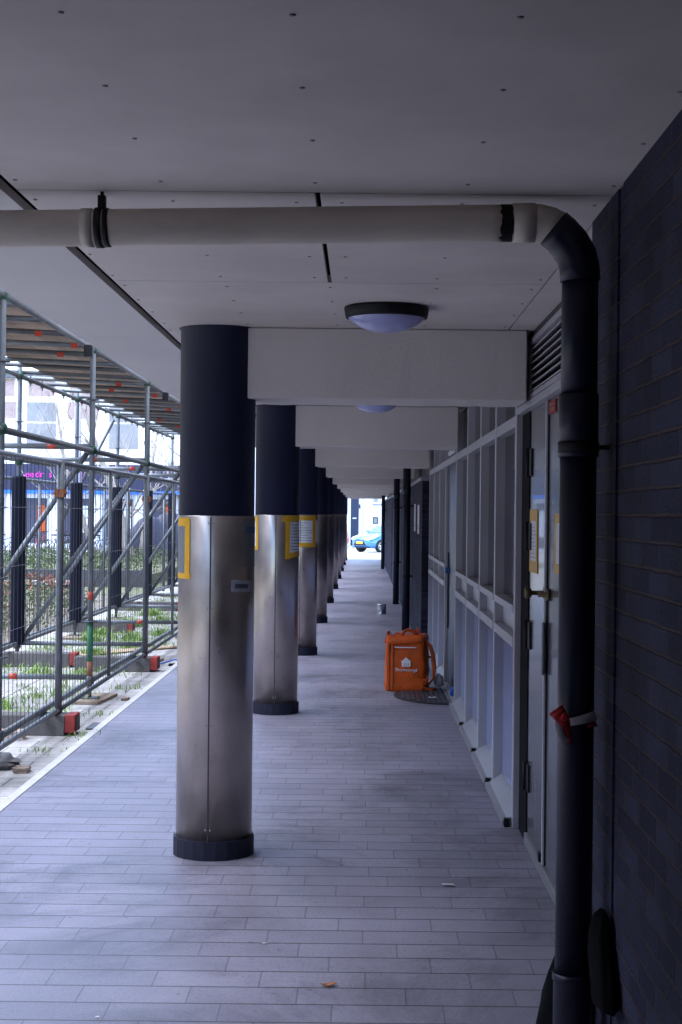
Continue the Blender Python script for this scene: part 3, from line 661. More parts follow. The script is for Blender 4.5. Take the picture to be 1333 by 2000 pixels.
text('lettering', 'Thuisbezorgd', 0.040, M_white, (0.012, yf - 0.001, 0.198), (R(90), 0, 0), bag, sx=0.92)

dm = thing('door_mat', 'half round black ribbed rubber mat on the floor in front of the navy door', 'mat', (0.745, 13.55, 0.0))
def half(a, c, n=36): return [(0, -c)] + [(-a * math.cos(t), c * math.sin(t)) for t in [(-PI / 2 + PI * i / n) for i in range(1, n)]] + [(0, c)]
b = MB(); b.prism(half(0.45, 0.62), 0.001, 0.010); b.build('backing', M_rubber, dm)
b = MB()
for i in range(11):
    y = -0.55 + i * 0.11; a = 0.45 * math.sqrt(max(0, 1 - (y / 0.62) ** 2)) - 0.03
    if a > 0.05:
        for j in range(int(a / 0.042)):
            b.box(-0.02 - j * 0.042 - 0.03, -0.02 - j * 0.042, y - 0.043, y + 0.043, 0.0101, 0.016)
b.build('ribs', mat('rubber_ribs', (0.05, 0.053, 0.068), 0.4), dm)
b = MB(); b.box(-0.012, 0.012, -0.008, 0.008, 0, 0.004); b.box(-0.03, -0.012, -0.014, 0.01, 0.001, 0.008); b.box(0.012, 0.034, -0.01, 0.016, 0.001, 0.007)
for v in b.bm.verts: v.co += Vector((0.62, 13.3, 0.0165))
tag(b.build('paper_scrap', M_paper), 'tiny pale scrap lying on the black door mat', 'litter')
b = MB(); bmesh.ops.create_icosphere(b.bm, subdivisions=3, radius=0.045)
for v in b.bm.verts: v.co = Vector((0.715, 14.0, 0.078)) + v.co * (1 + 0.1 * math.sin(v.co.x * 90 + v.co.z * 60)) + Vector((0, 0, 0.03 * (v.co.z > 0)))
for f in b.bm.faces: f.smooth = True
tag(b.build('plastic_bag', mat('white_crumpled_plastic', (0.42, 0.42, 0.46), 0.4, bump=0.5, bscale=40)), 'small crumpled white plastic bag between the orange bag and the door', 'bag')
can = thing('tin_can', 'shiny silver tin can standing alone on the walkway', 'can', (0.325, 24.6, 0.0))
b = MB(); b.lathe([(0.074, 0), (0.078, 0.004), (0.074, 0.012), (0.074, 0.148), (0.078, 0.155), (0.078, 0.162), (0.07, 0.163)], n=28); b.build('body', M_tin, can)
b = MB(); b.lathe([(0.07, 0.158), (0.068, 0.1585)], n=28); b.build('lid', M_galv, can)
b = MB(); b.box(-0.008, 0.008, -0.077, -0.0735, 0.015, 0.145); b.build('side_seam', M_galv_dk, can)

# litter on the walkway
M_scrap = mat('grey_scrap', (0.42, 0.41, 0.43), 0.7)
lit = [(-0.10, 5.2, 0.03, 'brown curled leaf on the near walkway tiles', M_rust), (0.385, 6.61, 0.032, 'white paper scrap near the door on the walkway', M_scrap), (-0.345, 5.70, 0.012, 'small white chewed scrap on the tiles in front of the nearest column', M_scrap), (-0.29, 5.62, 0.009, 'tiny white crumb beside the chewed scrap', M_scrap), (0.22, 6.9, 0.009, 'tiny pale speck of litter on tiles right of the nearest column', M_scrap), (-0.62, 20.2, 0.03, 'brown leaf beside the column row, far down the walkway', M_rust), (-0.82, 4.85, 0.010, 'pale crumb on the tiles at lower left', M_scrap)]
for x, y, s, l, m in lit:
    b = MB(); n = 7; P = [b.bm.verts.new((x + s * random.uniform(.6, 1.1) * math.cos(2 * PI * i / n), y + s * 0.6 * random.uniform(.6, 1.1) * math.sin(2 * PI * i / n), 0.002 + random.uniform(0, 0.35) * s)) for i in range(n)]
    c = b.bm.verts.new((x, y, 0.002))
    for i in range(n): b.bm.faces.new((P[i], P[(i + 1) % n], c))
    o = b.build('litter', m); s_ = o.modifiers.new('s', 'SOLIDIFY'); s_.thickness = 0.0015
    tag(o, l, 'litter')

# ------------------------------------------------------------------ scaffold
scf = thing('scaffold', 'tube scaffold with boarded deck and navy sleeved posts beside the arcade', 'scaffold')
XI, XO = -2.31, -3.67
FY = [-0.1 + 3.3 * i for i in range(10)]  # nearest bays are added out of view to shade the near floor
r = 0.0242
def T(name, pts, m=M_galv, rr=r, parent=None, n=10):
    b = MB(); b.tube(pts, rr, n); return b.build(name, m, parent or scf)
def band(p, d, L, m=M_red, rr=r + 0.0015):
    p = Vector(p); d = Vector(d).normalized() * L / 2
    return T('sticker_band', [p - d, p + d], m, rr)
rnd = random.Random(11)
for i, y in enumerate(FY):
    zb = zg(y)
    for X in (XI, XO):
        T('standard', [(X, y, zb + 0.10), (X, y, 4.6)], M_galv)
        b = MB(); b.tube([(X, y, zb + 0.03), (X, y, zb + 0.13)], 0.017, 8); b.box(X - 0.075, X + 0.075, y - 0.075, y + 0.075, zb + 0.028, zb + 0.036); b.build('base_jack', M_galv_dk, scf)
        for z in (0.16, 0.62, 1.12, 1.62, 2.12, 2.62, 3.0):
            pass
        for z in (0.66, 1.17, 1.62, 2.55):
            b = MB(); b.lathe([(0.03, z - 0.004), (0.056, z - 0.003), (0.056, z + 0.003), (0.03, z + 0.004)], (X, y, 0), n=14); b.build('rosette', M_galv_dk, scf)
        for z in (0.16, 2.12, 2.98 if X == XI else 3.035):
            b = MB(); b.lathe([(0.03, z - 0.035), (0.04, z - 0.02), (0.04, z + 0.02), (0.03, z + 0.035)], (X, y, 0), n=12)
            b.build('coupler', M_green if (z > 1.5) else M_galv_dk, scf)
# green painted stretch on the second inner standard
T('green_stretch', [(XI, 13.1, 0.32), (XI, 13.1, 0.66)], mat('bright_green_tube', (0.02, 0.17, 0.07), 0.5, var=0.3, vscale=20), r + 0.001); T('rusty_stretch', [(XI, 13.1, 0.18), (XI, 13.1, 0.318)], M_rust, r + 0.001)
band((XI, 13.1, 0.88), (0, 0, 1), 0.07)
for X, z in ((XI, 2.116), (XI, 0.15), (XI, 2.98), (XO, 2.14), (XO, 0.18), (XO, 3.035)):
    for y0, y1 in zip(FY, FY[1:]):
        T('ledger', [(X, y0 + 0.03, z), (X, y1 - 0.03, z)], M_galv_dk if z > 2.9 or (z > 1 and X == XI) else M_galv)
for i, y in enumerate(FY):
    T('transom', [(XO, y, 2.15), (XI, y, 2.15)]); T('transom', [(XO, y + 0.0, 0.185), (XI, y, 0.185)])
    T('brace', [(XI - 0.05, y + 0.05, 2.10), (XO + 0.05, y + 0.05, 0.22)], M_galv)
    band((XI - 0.25 - 0.5 * rnd.random(), y, 2.15), (1, 0, 0), 0.075)
    if i % 2 == 0: band((XI - 0.5 - 0.3 * rnd.random(), y, 0.185), (1, 0, 0), 0.07)
T('brace', [(XI - 0.16, 16.46, 1.95), (XI - 0.9, 16.46, 0.92)], M_galv, 0.0265)
tz = 3.025; k = 0
for i, y0 in enumerate(FY[:-1]):
    for j in range(4):
        y = y0 + 0.1 + j * 0.82 + rnd.uniform(-0.12, 0.12)
        dark = rnd.random() < 0.25
        T('deck_transom', [(XO - 0.10, y, tz + 0.058 + rnd.uniform(-.006, .006)), (XI + 0.03, y, tz)], M_galv_dk if dark else M_galv, 0.022)
        if rnd.random() < 0.75:
            x = XI - 0.15 - 0.75 * rnd.random(); b = MB(); b.box(x, x + 0.06, y - 0.026, y - 0.0235, tz - 0.02, tz + 0.022); b.build('red_tag', M_red, scf)
    for j in range(5):
        x0 = XO + 0.17 + j * 0.226; b = MB(); b.box(x0, x0 + 0.220, y0 + 0.01, y0 + 3.29, tz + 0.082, tz + 0.12); b.build('deck_board', M_board, scf)
# wedge clips hanging from the outer ledger
b = MB()
for i in range(26):
    y = 13.2 + i * 0.62; b.box(XO - 0.012, XO + 0.012, y - 0.05, y + 0.05, 3.0, 3.012); b.box(XO - 0.006, XO + 0.006, y, y + 0.012, 2.97, 3.09)
b.build('wedge_clips', M_galv_dk, scf)
for y in (12.5, 17.4):
    b = MB(); b.box(XI + 0.03, XI + 0.10, y, y + 0.06, 2.86, 2.955); b.build('stop_block', M_black, scf)
for y in FY[4:]:
    n = 12; b = MB(); b.lathe([(0.07, 0.17), (0.077, 0.18), (0.077, 1.95), (0.07, 1.965)], (XO, y, 0), n=n, smooth=False, a0=0.3)
    b.build('protective_sleeve', M_sleeve, scf)
T('raker', [(XO, 22.6, 2.95), (-4.55, 22.9, 1.3)], M_galv); T('raker', [(-4.0, 26.5, 2.0), (-4.75, 26.6, -0.02)], M_galv)
b = MB(); b.tube([(-3.98, 21.4, 3.06), (-3.90, 21.4, 0.0)], 0.042, 12); b.build('raker', mat('lilac_tube', (0.36, 0.37, 0.52), 0.5), scf)

# sole boards under the scaffold feet
SOLE = [(XI, 13.1, 'brown sole board under the green striped scaffold post, just beyond the nearest red ended foot'), (XI, 16.4, 'brown sole board beneath the inner scaffold post by the second red ended foot'),
        (XO, 16.4, 'brown sole board beneath the leftmost navy sleeved post'), (XO, 19.7, 'brown sole board beneath the second navy sleeved post from the left'), (XO, 23.0, 'brown sole board beneath the third navy sleeved post from the left'),
        (XO, 26.3, 'brown sole board beneath the fourth navy sleeved post from the left'), (XO, 29.6, 'brown sole board beneath the navy sleeved post closest to the nearest column')]
for X, y, lab in SOLE:
    b = MB(); b.box(-0.12, 0.12, -0.32, 0.32, 0, 0.027, Matrix.Translation((X + rnd.uniform(-.02, .03), y + rnd.uniform(-.08, .08), zg(y) + 0.0005)) @ Matrix.Rotation(R(rnd.uniform(-9, 9) - 10 * (X == XI)), 4, 'Z'))
    tag(b.build('sole_board', M_wood, bevel=0.003), lab, 'board', 'sole boards under the scaffold')

# ------------------------------------------------------------------ mesh fence panels and their feet
def fence_panel(L, label, loc, grp):
    t = thing('mesh_fence', label, 'fence', loc, 0, grp)
    b = MB()
    b.tube([(0, 0.02, 0.06), (0, 0.02, 1.97)], 0.021, 10); b.tube([(0, L - 0.02, 0.06), (0, L - 0.02, 1.97)], 0.021, 10)
    b.tube([(0, 0.02, 1.95), (0, L - 0.02, 1.95)], 0.019, 10); b.tube([(0, 0.02, 0.15), (0, L - 0.02, 0.15)], 0.019, 10)
    b.tube([(0, L / 2, 0.15), (0, L / 2, 1.95)], 0.017, 10); b.build('frame', M_galv, t)
    b = MB(); n = int(L / 0.115)
    for i in range(1, n): b.tube([(0.012, i * L / n, 0.15), (0.012, i * L / n, 1.95)], 0.0021, 4, cap=False, smooth=False)
    for z in (0.45, 0.85, 1.25, 1.62): b.tube([(0.016, 0.02, z), (0.016, L - 0.02, z)], 0.0021, 4, cap=False, smooth=False)
    b.build('wire_mesh', M_wire, t)
    b = MB(); b.box(-0.035, 0.035, -0.07, 0.03, 1.70, 1.76); b.lathe([(0.012, -0.05), (0.012, 0.05)], (0, -0.03, 1.73), n=8, axis='X'); b.build('clamp', M_rust, t)
    return t
pi_ = [(6.76, 'front mesh fence panel cut by the left edge of the photo'), (11.2, 'front mesh fence panel between the two red ended feet'), (15.68, 'front mesh fence panel just beyond the second red ended foot')]
fp0 = fence_panel(4.42, pi_[0][1], (-2.2, pi_[0][0], 0), 'front mesh fence panels')
for y, l in pi_[1:]: dup(fp0, (-2.2, y, 0), None, l)
po = [(11.4, 'rear mesh fence panel at the left edge, before the hedge'), (16.03, 'rear mesh fence panel in front of the red tipped hedge'), (20.66, 'rear mesh fence panel between the second and third navy sleeves'), (25.28, 'rear mesh fence panel before the lawn and trees'), (29.9, 'farthest rear mesh fence panel')]
fq0 = fence_panel(4.56, po[0][1], (-3.85, po[0][0], 0), 'rear mesh fence panels')
for y, l in po[1:]: dup(fq0, (-3.85, y, zg(y) + 0.02), None, l)
def foot(x0, x1, y, label, grp):
    t = thing('concrete_block', label, 'block', (0, 0, 0), 0, grp)
    z = zg(y)
    b = MB(); b.prism([(y - 0.12, z), (y + 0.12, z), (y + 0.10, z + 0.145), (y - 0.10, z + 0.145)], x0, x1, axis='X'); b.build('block_body', M_conc, t, bevel=0.008)
    b = MB(); b.prism([(y - 0.115, z + 0.02), (y + 0.115, z + 0.02), (y + 0.098, z + 0.15), (y - 0.098, z + 0.15)], x1 + 0.0005, x1 + 0.075, axis='X'); b.build('red_end', M_redend, t, bevel=0.008)
    b = MB(); b.box(x1 + 0.0755, x1 + 0.08, y - 0.07, y + 0.07, z + 0.035, z + 0.125); b.build('end_socket', M_black, t)
    return t
foot(-2.9, -2.13, 11.17, 'concrete fence foot with red end, nearest one at lower left', 'fence feet')
foot(-2.9, -2.13, 15.63, 'concrete fence foot with red end, second along the front fence', 'fence feet')
foot(-4.0, -3.02, 16.0, 'long concrete foot under the rear fence, nearest of its row', 'fence feet')
foot(-4.0, -3.12, 20.6, 'rear fence foot with red end standing among grass tufts', 'fence feet')
foot(-4.0, -3.02, 25.2, 'dark rear fence foot beyond the grass tufts', 'fence feet')

# debris on the pavement
def lump(name, x, y, sx, sy, sz, m, label, seed, cat='debris', rz=0.0):
    rr = random.Random(seed); b = MB(); b.box(-sx, sx, -sy, sy, 0, sz)
    bmesh.ops.subdivide_edges(b.bm, edges=b.bm.edges[:], cuts=3, use_grid_fill=True)
    Mx = Matrix.Translation((x, y, zg(y) + 0.001)) @ Matrix.Rotation(rz, 4, 'Z')
    for v in b.bm.verts:
        top = v.co.z > sz * 0.3
        v.co = Mx @ (v.co + Vector((rr.uniform(-1, 1) * sx * .13, rr.uniform(-1, 1) * sy * .13, rr.uniform(-.25, .12) * sz if top else 0)))
    return tag(b.build(name, m, bevel=0.004), label, cat)
lump('broken_slab', -2.36, 9.75, 0.16, 0.22, 0.05, M_conc, 'broken grey paving slab lying at the left edge of the photo', 1, rz=0.4)
lump('soil_clod', -2.09, 9.5, 0.045, 0.05, 0.035, M_wood, 'crumbly brown clod of soil beside the broken slab', 2)
lump('brick_block', -2.60, 10.9, 0.20, 0.07, 0.06, mat('pale_brick', (0.42, 0.32, 0.27), 0.9, var=0.25), 'pale brick lying under the front fence near the left edge', 3)
lump('steel_plate', -1.985, 11.55, 0.05, 0.16, 0.012, M_galv_dk, 'flat grey plate lying at the kerb of the arcade', 4)
lump('rubble_piece', -2.02, 13.2, 0.03, 0.05, 0.025, M_wood, 'small brown rubble piece by the kerb', 6)
lump('rubble_piece', -1.99, 16.2, 0.03, 0.06, 0.02, M_gap, 'small black rubble piece at the kerb near the nearest column', 7)
lump('wood_plank', -2.75, 17.7, 0.11, 0.85, 0.022, mat('fresh_plank', (0.42, 0.31, 0.2), 0.8, stretch=(5, 1, 1)), 'pale fresh plank lying on the paving behind the second fence foot', 8, 'plank', R(-38))
lump('wood_plank', -2.15, 19.0, 0.08, 0.7, 0.022, M_wood, 'brown plank lying close to the nearest column', 9, 'plank', R(12))
b = MB(); b.tube([(-2.12, 16.15, 0.0), (-1.98, 16.35, 0.03), (-1.9, 16.3, 0.03), (-1.88, 16.0, 0.012)], 0.008, 8); tag(b.build('hose', mat('blue_hose', (0.02, 0.12, 0.5), 0.5)), 'short piece of blue hose beside the second fence foot', 'hose')

# ------------------------------------------------------------------ vegetation
def leafmat(name, c1, c2):
    m = mat(name, c1, 0.6, var=0.0, vscale=9); N = m.node_tree.nodes
    rmp = [n for n in N if n.type == 'VALTORGB'][0]
    rmp.color_ramp.elements[0].color = (*c1, 1); rmp.color_ramp.elements[1].color = (*c2, 1)
    return m
M_weed = leafmat('weed_green', (0.12, 0.24, 0.03), (0.28, 0.42, 0.08)); M_hedge = leafmat('hedge_leaf', (0.05, 0.085, 0.03), (0.16, 0.18, 0.075)); M_redleaf = leafmat('red_young_leaf', (0.22, 0.05, 0.025), (0.34, 0.12, 0.07)); M_ivy = leafmat('ground_cover_leaf', (0.055, 0.10, 0.035), (0.17, 0.19, 0.08))
def blades(b, x, y, h, n, rr, spread=0.05):
    z = zg(y)
    for _ in range(n):
        a = rr.uniform(0, 2 * PI); px, py = x + rr.gauss(0, spread), y + rr.gauss(0, spread)
        d = Vector((math.cos(a), math.sin(a), 0)); s = Vector((-d.y, d.x, 0)) * 0.0045; hh = h * rr.uniform(.5, 1.1)
        p = Vector((px, py, z)); q = p + d * hh * .3 + Vector((0, 0, hh * .65)); t = p + d * hh * .8 + Vector((0, 0, hh))
        v = [b.bm.verts.new(c) for c in (p - s, p + s, q + s * .8, q - s * .8, t)]
        b.bm.faces.new(v[:4]); b.bm.faces.new((v[3], v[2], v[4]))
rr = random.Random(21); b = MB()
tufts = [(-3.0, 17.3, .15, 90), (-2.75, 18.2, .13, 70), (-3.3, 18.8, .17, 110), (-2.9, 19.3, .16, 90), (-2.65, 20.2, .14, 70), (-3.2, 21.6, .17, 120), (-2.95, 22.6, .15, 90), (-3.4, 20.1, .15, 80), (-2.7, 23.5, .15, 90), (-3.3, 24.0, .16, 110), (-3.1, 25.8, .15, 90), (-2.6, 11.9, .12, 40), (-3.0, 12.6, .12, 60), (-2.62, 13.5, .1, 30), (-2.75, 15.15, .1, 30), (-3.2, 15.3, .14, 50), (-2.05, 12.2, .06, 14), (-2.08, 10.3, .05, 12), (-2.02, 11.05, .06, 12), (-2.12, 14.0, .07, 16), (-2.35, 13.4, .07, 16)]
for x, y, h, n in tufts:
    blades(b, x, y, h * .8, int(n * 1.6), rr, .07); blades(b, x + rr.uniform(-.1, .1), y + rr.uniform(-.15, .15), h * .45, n, rr, .13)
for _ in range(420): blades(b, rr.uniform(-3.9, -2.3), rr.uniform(11, 30), rr.uniform(.025, .10), rr.randint(4, 16), rr, .07)
kind(tag(b.build('weeds', M_weed, fix=False), 'bright green grass tufts growing between the paving stones', 'weeds'), 'stuff')
def leaves(b, x, y, z, n, size, rr, sp):
    for _ in range(n):
        p = Vector((x + rr.gauss(0, sp[0]), y + rr.gauss(0, sp[1]), max(zg(y) + .01, z + rr.gauss(0, sp[2]))))
        q = Vector((rr.uniform(-1, 1), rr.uniform(-1, 1), rr.uniform(-.4, 1))).normalized(); s = q.cross(Vector((rr.uniform(-1, 1), rr.uniform(-1, 1), .3))).normalized()
        L = size * rr.uniform(.6, 1.3)
        v = [b.bm.verts.new(c) for c in (p, p + q * L * .5 + s * L * .28, p + q * L, p + q * L * .5 - s * L * .28)]; b.bm.faces.new(v)
hd = thing('hedge', 'low hedge with red young leaves behind the rear fence at left', 'hedge')
b = MB(); c = MB(); w = MB()
for _ in range(520):
    x, y = rr.uniform(-7.2, -4.35), rr.uniform(17.6, 25.5); top = 0.42 + 0.12 * math.sin(x * 3 + y) + rr.uniform(-.08, .08)
    leaves(b, x, y, rr.uniform(0.08, top), 16, 0.055, rr, (.09, .09, .08))
    if rr.random() < .30: leaves(c, x, y, top + .06, 9, 0.06, rr, (.07, .07, .03))
    if rr.random() < .5: w.tube([(x, y, -.02), (x + rr.uniform(-.1, .1), y + rr.uniform(-.1, .1), top)], .005, 4, cap=False)
b.build('foliage', M_hedge, hd, fix=False); c.build('young_shoots', M_redleaf, hd, fix=False); kind(w.build('stems', M_wood, hd), 'stuff')
# raised bed with low wall and ground cover
bw = thing('planter_wall', 'low dark concrete wall of the raised bed beyond the hedge', 'wall')
b = MB(); b.box(-40, -4.6, 33.0, 33.25, -0.3, 0.34); b.build('wall', mat('dark_concrete', (0.085, 0.08, 0.085), 0.85, var=0.25, vscale=3), bw)
b = MB(); b.box(-40, -6.0, 32.2, 32.7, 0.05, 0.12); b.build('bench_ledge', M_kerb, bw)
b = MB(); b.box(-40, -6.05, 32.28, 32.62, -0.2, 0.049); b.build('ledge_base', M_gap, bw)
b = MB(); b.box(-40, -4.65, 33.26, 47, -0.6, 0.22); kind(b.build('raised_bed', M_lawn), 'structure')
b = MB()
for _ in range(1500):
    x, y = rr.uniform(-14, -4.8), rr.uniform(33.4, 46.8)
    leaves(b, x, y, 0.26 + rr.uniform(0, .12) + 0.1 * max(0, math.sin(x * 1.7 + y * .8)), 9, 0.08, rr, (.2, .2, .05))
kind(tag(b.build('ground_cover', M_ivy, fix=False), 'pale green ground cover plants filling the raised bed', 'plants'), 'stuff')

M_bark = mat('pale_bark', (0.40, 0.35, 0.31), 0.9, var=0.3, vscale=5, bump=0.4, bscale=20)
def tree(x, y, h, r0, lean, label, seed, zb=None):
    rr = random.Random(seed); t = thing('bare_tree', label, 'tree', group='bare trees in the garden')
    z0 = zg(y) if zb is None else zb
    tr = MB(); br = MB()
    pts = [Vector((x, y, z0 - .1))]; d = Vector((lean[0], lean[1], 1)).normalized(); n = 8
    for i in range(n):
        d = (d + Vector((rr.uniform(-.12, .12), rr.uniform(-.12, .12), .06))).normalized(); pts.append(pts[-1] + d * h / n)
    rad = [r0 * (1.25 if i == 0 else 1 - .75 * i / n) for i in range(n + 1)]
    tr.tube(pts, rad, 9)
    def grow(p, d, L, rd, lev):
        q = [p]; k = 4
        for i in range(k):
            d = (d + Vector((rr.uniform(-.3, .3), rr.uniform(-.3, .3), rr.uniform(-.02, .22)))).normalized(); q.append(q[-1] + d * L / k)
        br.tube(q, [max(.004, rd * (1 - .7 * i / k)) for i in range(k + 1)], 5, cap=False)
        if lev:
            for _ in range(3):
                i = rr.randint(1, k); a = rr.uniform(0, 2 * PI)
                grow(q[i], (d + Vector((math.cos(a), math.sin(a), .3)) * .9).normalized(), L * rr.uniform(.45, .7), rd * .5, lev - 1)
    for i in range(2, n + 1):
        for _ in range(2):
            a = rr.uniform(0, 2 * PI); grow(pts[i], Vector((math.cos(a), math.sin(a), .7)).normalized(), h * rr.uniform(.25, .42), rad[i] * .32, 2)
    tr.build('trunk', M_bark, t); br.build('branches', M_bark, t)
tree(-6.3, 42, 5.0, 0.15, (-.10, 0), 'bare tree with a thick pale trunk, nearest to the arcade', 31, 0.2)
tree(-7.6, 44, 5.2, 0.09, (-.22, 0), 'bare tree with a leaning thin trunk, left of the thick trunk', 32, 0.2)
tree(-6.0, 54, 6.0, 0.11, (-.25, 0), 'bare tree leaning left just beside the nearest column', 33)
tree(-12.2, 46, 5.5, 0.07, (.12, 0), 'bare slender tree in front of the shop sign at left', 34, 0.2)
tree(-8.2, 57, 7.0, 0.10, (.05, 0), 'bare tall tree behind the lamp post and scaffold', 35)

# ------------------------------------------------------------------ shop building across the garden
FYB = 86.0
sb = thing('shop_building', 'white shop building with pinkish brick panels and a navy sign band across the garden', 'building')
M_wh = mat('white_render', (0.88, 0.87, 0.86), 0.8, var=0.06); M_pink = tile_mat('pink_brick', (0.42, 0.24, 0.21), (0.35, 0.19, 0.165), (0.4, 0.37, 0.35), 0.22, 0.07, 0.11, 0.012, axes='XZ', rough=0.85); M_win = mat('far_window_glass', (0.24, 0.235, 0.235), 0.25, var=0.2, vscale=0.5); M_sign = mat('navy_sign', (0.02, 0.02, 0.055), 0.5, var=0.2); M_mag = mat('magenta_letters', (0.80, 0.03, 0.45), 0.4); M_bluestrip = mat('blue_strip', (0.02, 0.16, 0.62), 0.5)
b = MB(); b.box(-42, -4.8, FYB, FYB + 10, -0.4, 9.0); b.build('wall', M_wh, sb)
b = MB(); b.box(-42.3, -4.6, FYB - 0.4, FYB + 10.3, 9.003, 9.25); b.build('roof', M_galv_dk, sb)
for i in range(16):
    x = -41 + i * 2.3
    b = MB(); b.box(x - 0.75, x + 0.75, FYB - 0.04, FYB - 0.001, 8.0, 8.95); b.build('brick_panel', M_pink, sb)
    if i % 2:
        b = MB(); b.box(x - 0.85, x + 0.85, FYB - 0.04, FYB - 0.001, 6.75, 7.7); b.build('brick_panel', M_pink, sb)
    else:
        b = MB(); b.box(x - 0.9, x + 0.9, FYB - 0.06, FYB - 0.001, 5.0, 7.75); w_ = b.build('window', M_wh, sb)
        b = MB(); b.box(x - 0.82, x + 0.82, FYB - 0.075, FYB - 0.0605, 5.08, 6.5); b.box(x - 0.82, x + 0.82, FYB - 0.075, FYB - 0.0605, 6.58, 7.67); b.build('pane', M_win, w_)
b = MB(); b.box(-42, -7.6, FYB - 0.5, FYB - 0.002, 2.75, 4.2); sg = b.build('sign_band', M_sign, sb)
b = MB(); b.box(-42, -7.6, FYB - 0.53, FYB - 0.003, 2.55, 2.745); b.build('blue_strip', M_bluestrip, sb)
for t_, xx in (('ee', 58), ('dr', 77), ('s', 98), ('e', 133), ('ot', 154)):
    X = (xx - 708 - 1) * FYB / 3000 * 1.0
    text('sign_letters', t_, 0.52, M_mag, (X + 0.12, FYB - 0.51, 3.62), (R(90), 0, 0), sg)
for i in range(14):
    x = -40 + i * 2.4
    b = MB(); b.box(x - 0.75, x + 0.75, FYB - 0.05, FYB - 0.001, -0.2, 2.3); w_ = b.build('shop_window', mat('shop_dark', (0.07, 0.07, 0.10), 0.2) if i == 0 else bpy.data.materials['shop_dark'], sb)
    b = MB(); b.box(x + 0.2, x + 0.65, FYB - 0.07, FYB - 0.051, 0.4, 1.9); b.build('poster', M_paper if i % 3 else M_orange, w_)
    b = MB(); b.box(x + 0.95, x + 1.35, FYB - 0.35, FYB - 0.001, -0.38, 2.54); b.build('pilaster', M_wh, sb)

# brick block added out of view, dims the arcade and mirrors in the columns
cb = thing('added_shade_block', 'added unseen brown brick block with white windows, dimming the arcade from the left', 'building')
M_cbrick = tile_mat('brown_brick', (0.24, 0.15, 0.11), (0.19, 0.115, 0.085), (0.28, 0.25, 0.22), 0.22, 0.07, 0.11, 0.012, axes='YZ', rough=0.85)
b = MB(); b.box(-27, -17, -34, 66, -0.5, 10.4); b.build('wall', M_cbrick, cb)
b = MB(); b.prism([(-27.4, 10.4), (-16.6, 10.4), (-22, 13.2)], -34.3, 66.3, axis='Y'); b.build('roof', M_galv_dk, cb)
for i in range(19):
    for z in (1.0, 4.2, 7.4):
        y = -31 + i * 5.2
        b = MB(); b.box(-17.0, -16.94, y, y + 2.4, z, z + 1.7); w_ = b.build('window', M_wh, cb)
        b = MB(); b.box(-16.94, -16.93, y + 0.1, y + 1.15, z + 0.1, z + 1.6); b.box(-16.94, -16.93, y + 1.25, y + 2.3, z + 0.1, z + 1.6); b.build('pane', M_win, w_)

# house at the end of the arcade
hs = thing('white_house', 'white house with a dark blue door beyond the parked blue car', 'house')
HY = 96.0; gz = zg(96)
b = MB(); b.box(-4.4, 14, HY, HY + 8, gz - 0.1, 9.5); b.build('wall', M_wh, hs)
b = MB(); b.box(-0.72, -0.22, HY - 0.06, HY - 0.001, gz, 2.62); d_ = b.build('door', M_navydoor, hs)
b = MB(); b.box(-0.60, -0.36, HY - 0.075, HY - 0.061, 1.30, 1.37); b.build('letter_slot', M_paper, d_)
b = MB(); b.box(-0.20, -0.12, HY - 0.13, HY - 0.05, 1.95, 2.2); b.build('door_lamp', M_black, hs)
b = MB(); b.box(0.02, 0.07, HY - 0.06, HY - 0.001, gz, 4.0); b.build('rain_pipe', M_alu, hs)
for z0, z1 in ((2.35, 2.95), (1.0, 1.42)):
    b = MB(); b.box(0.66, 1.0, HY - 0.05, HY - 0.001, z0, z1); w_ = b.build('window', M_navydoor if z0 < 2 else M_alu, hs)
    b = MB(); b.box(0.72, 0.94, HY - 0.06, HY - 0.051, z0 + 0.05, z1 - 0.07); b.build('pane', M_win, w_)
b = MB(); b.box(0.62, 1.3, HY - 0.09, HY - 0.001, 2.16, 2.24); b.build('string_course', M_sill, hs)

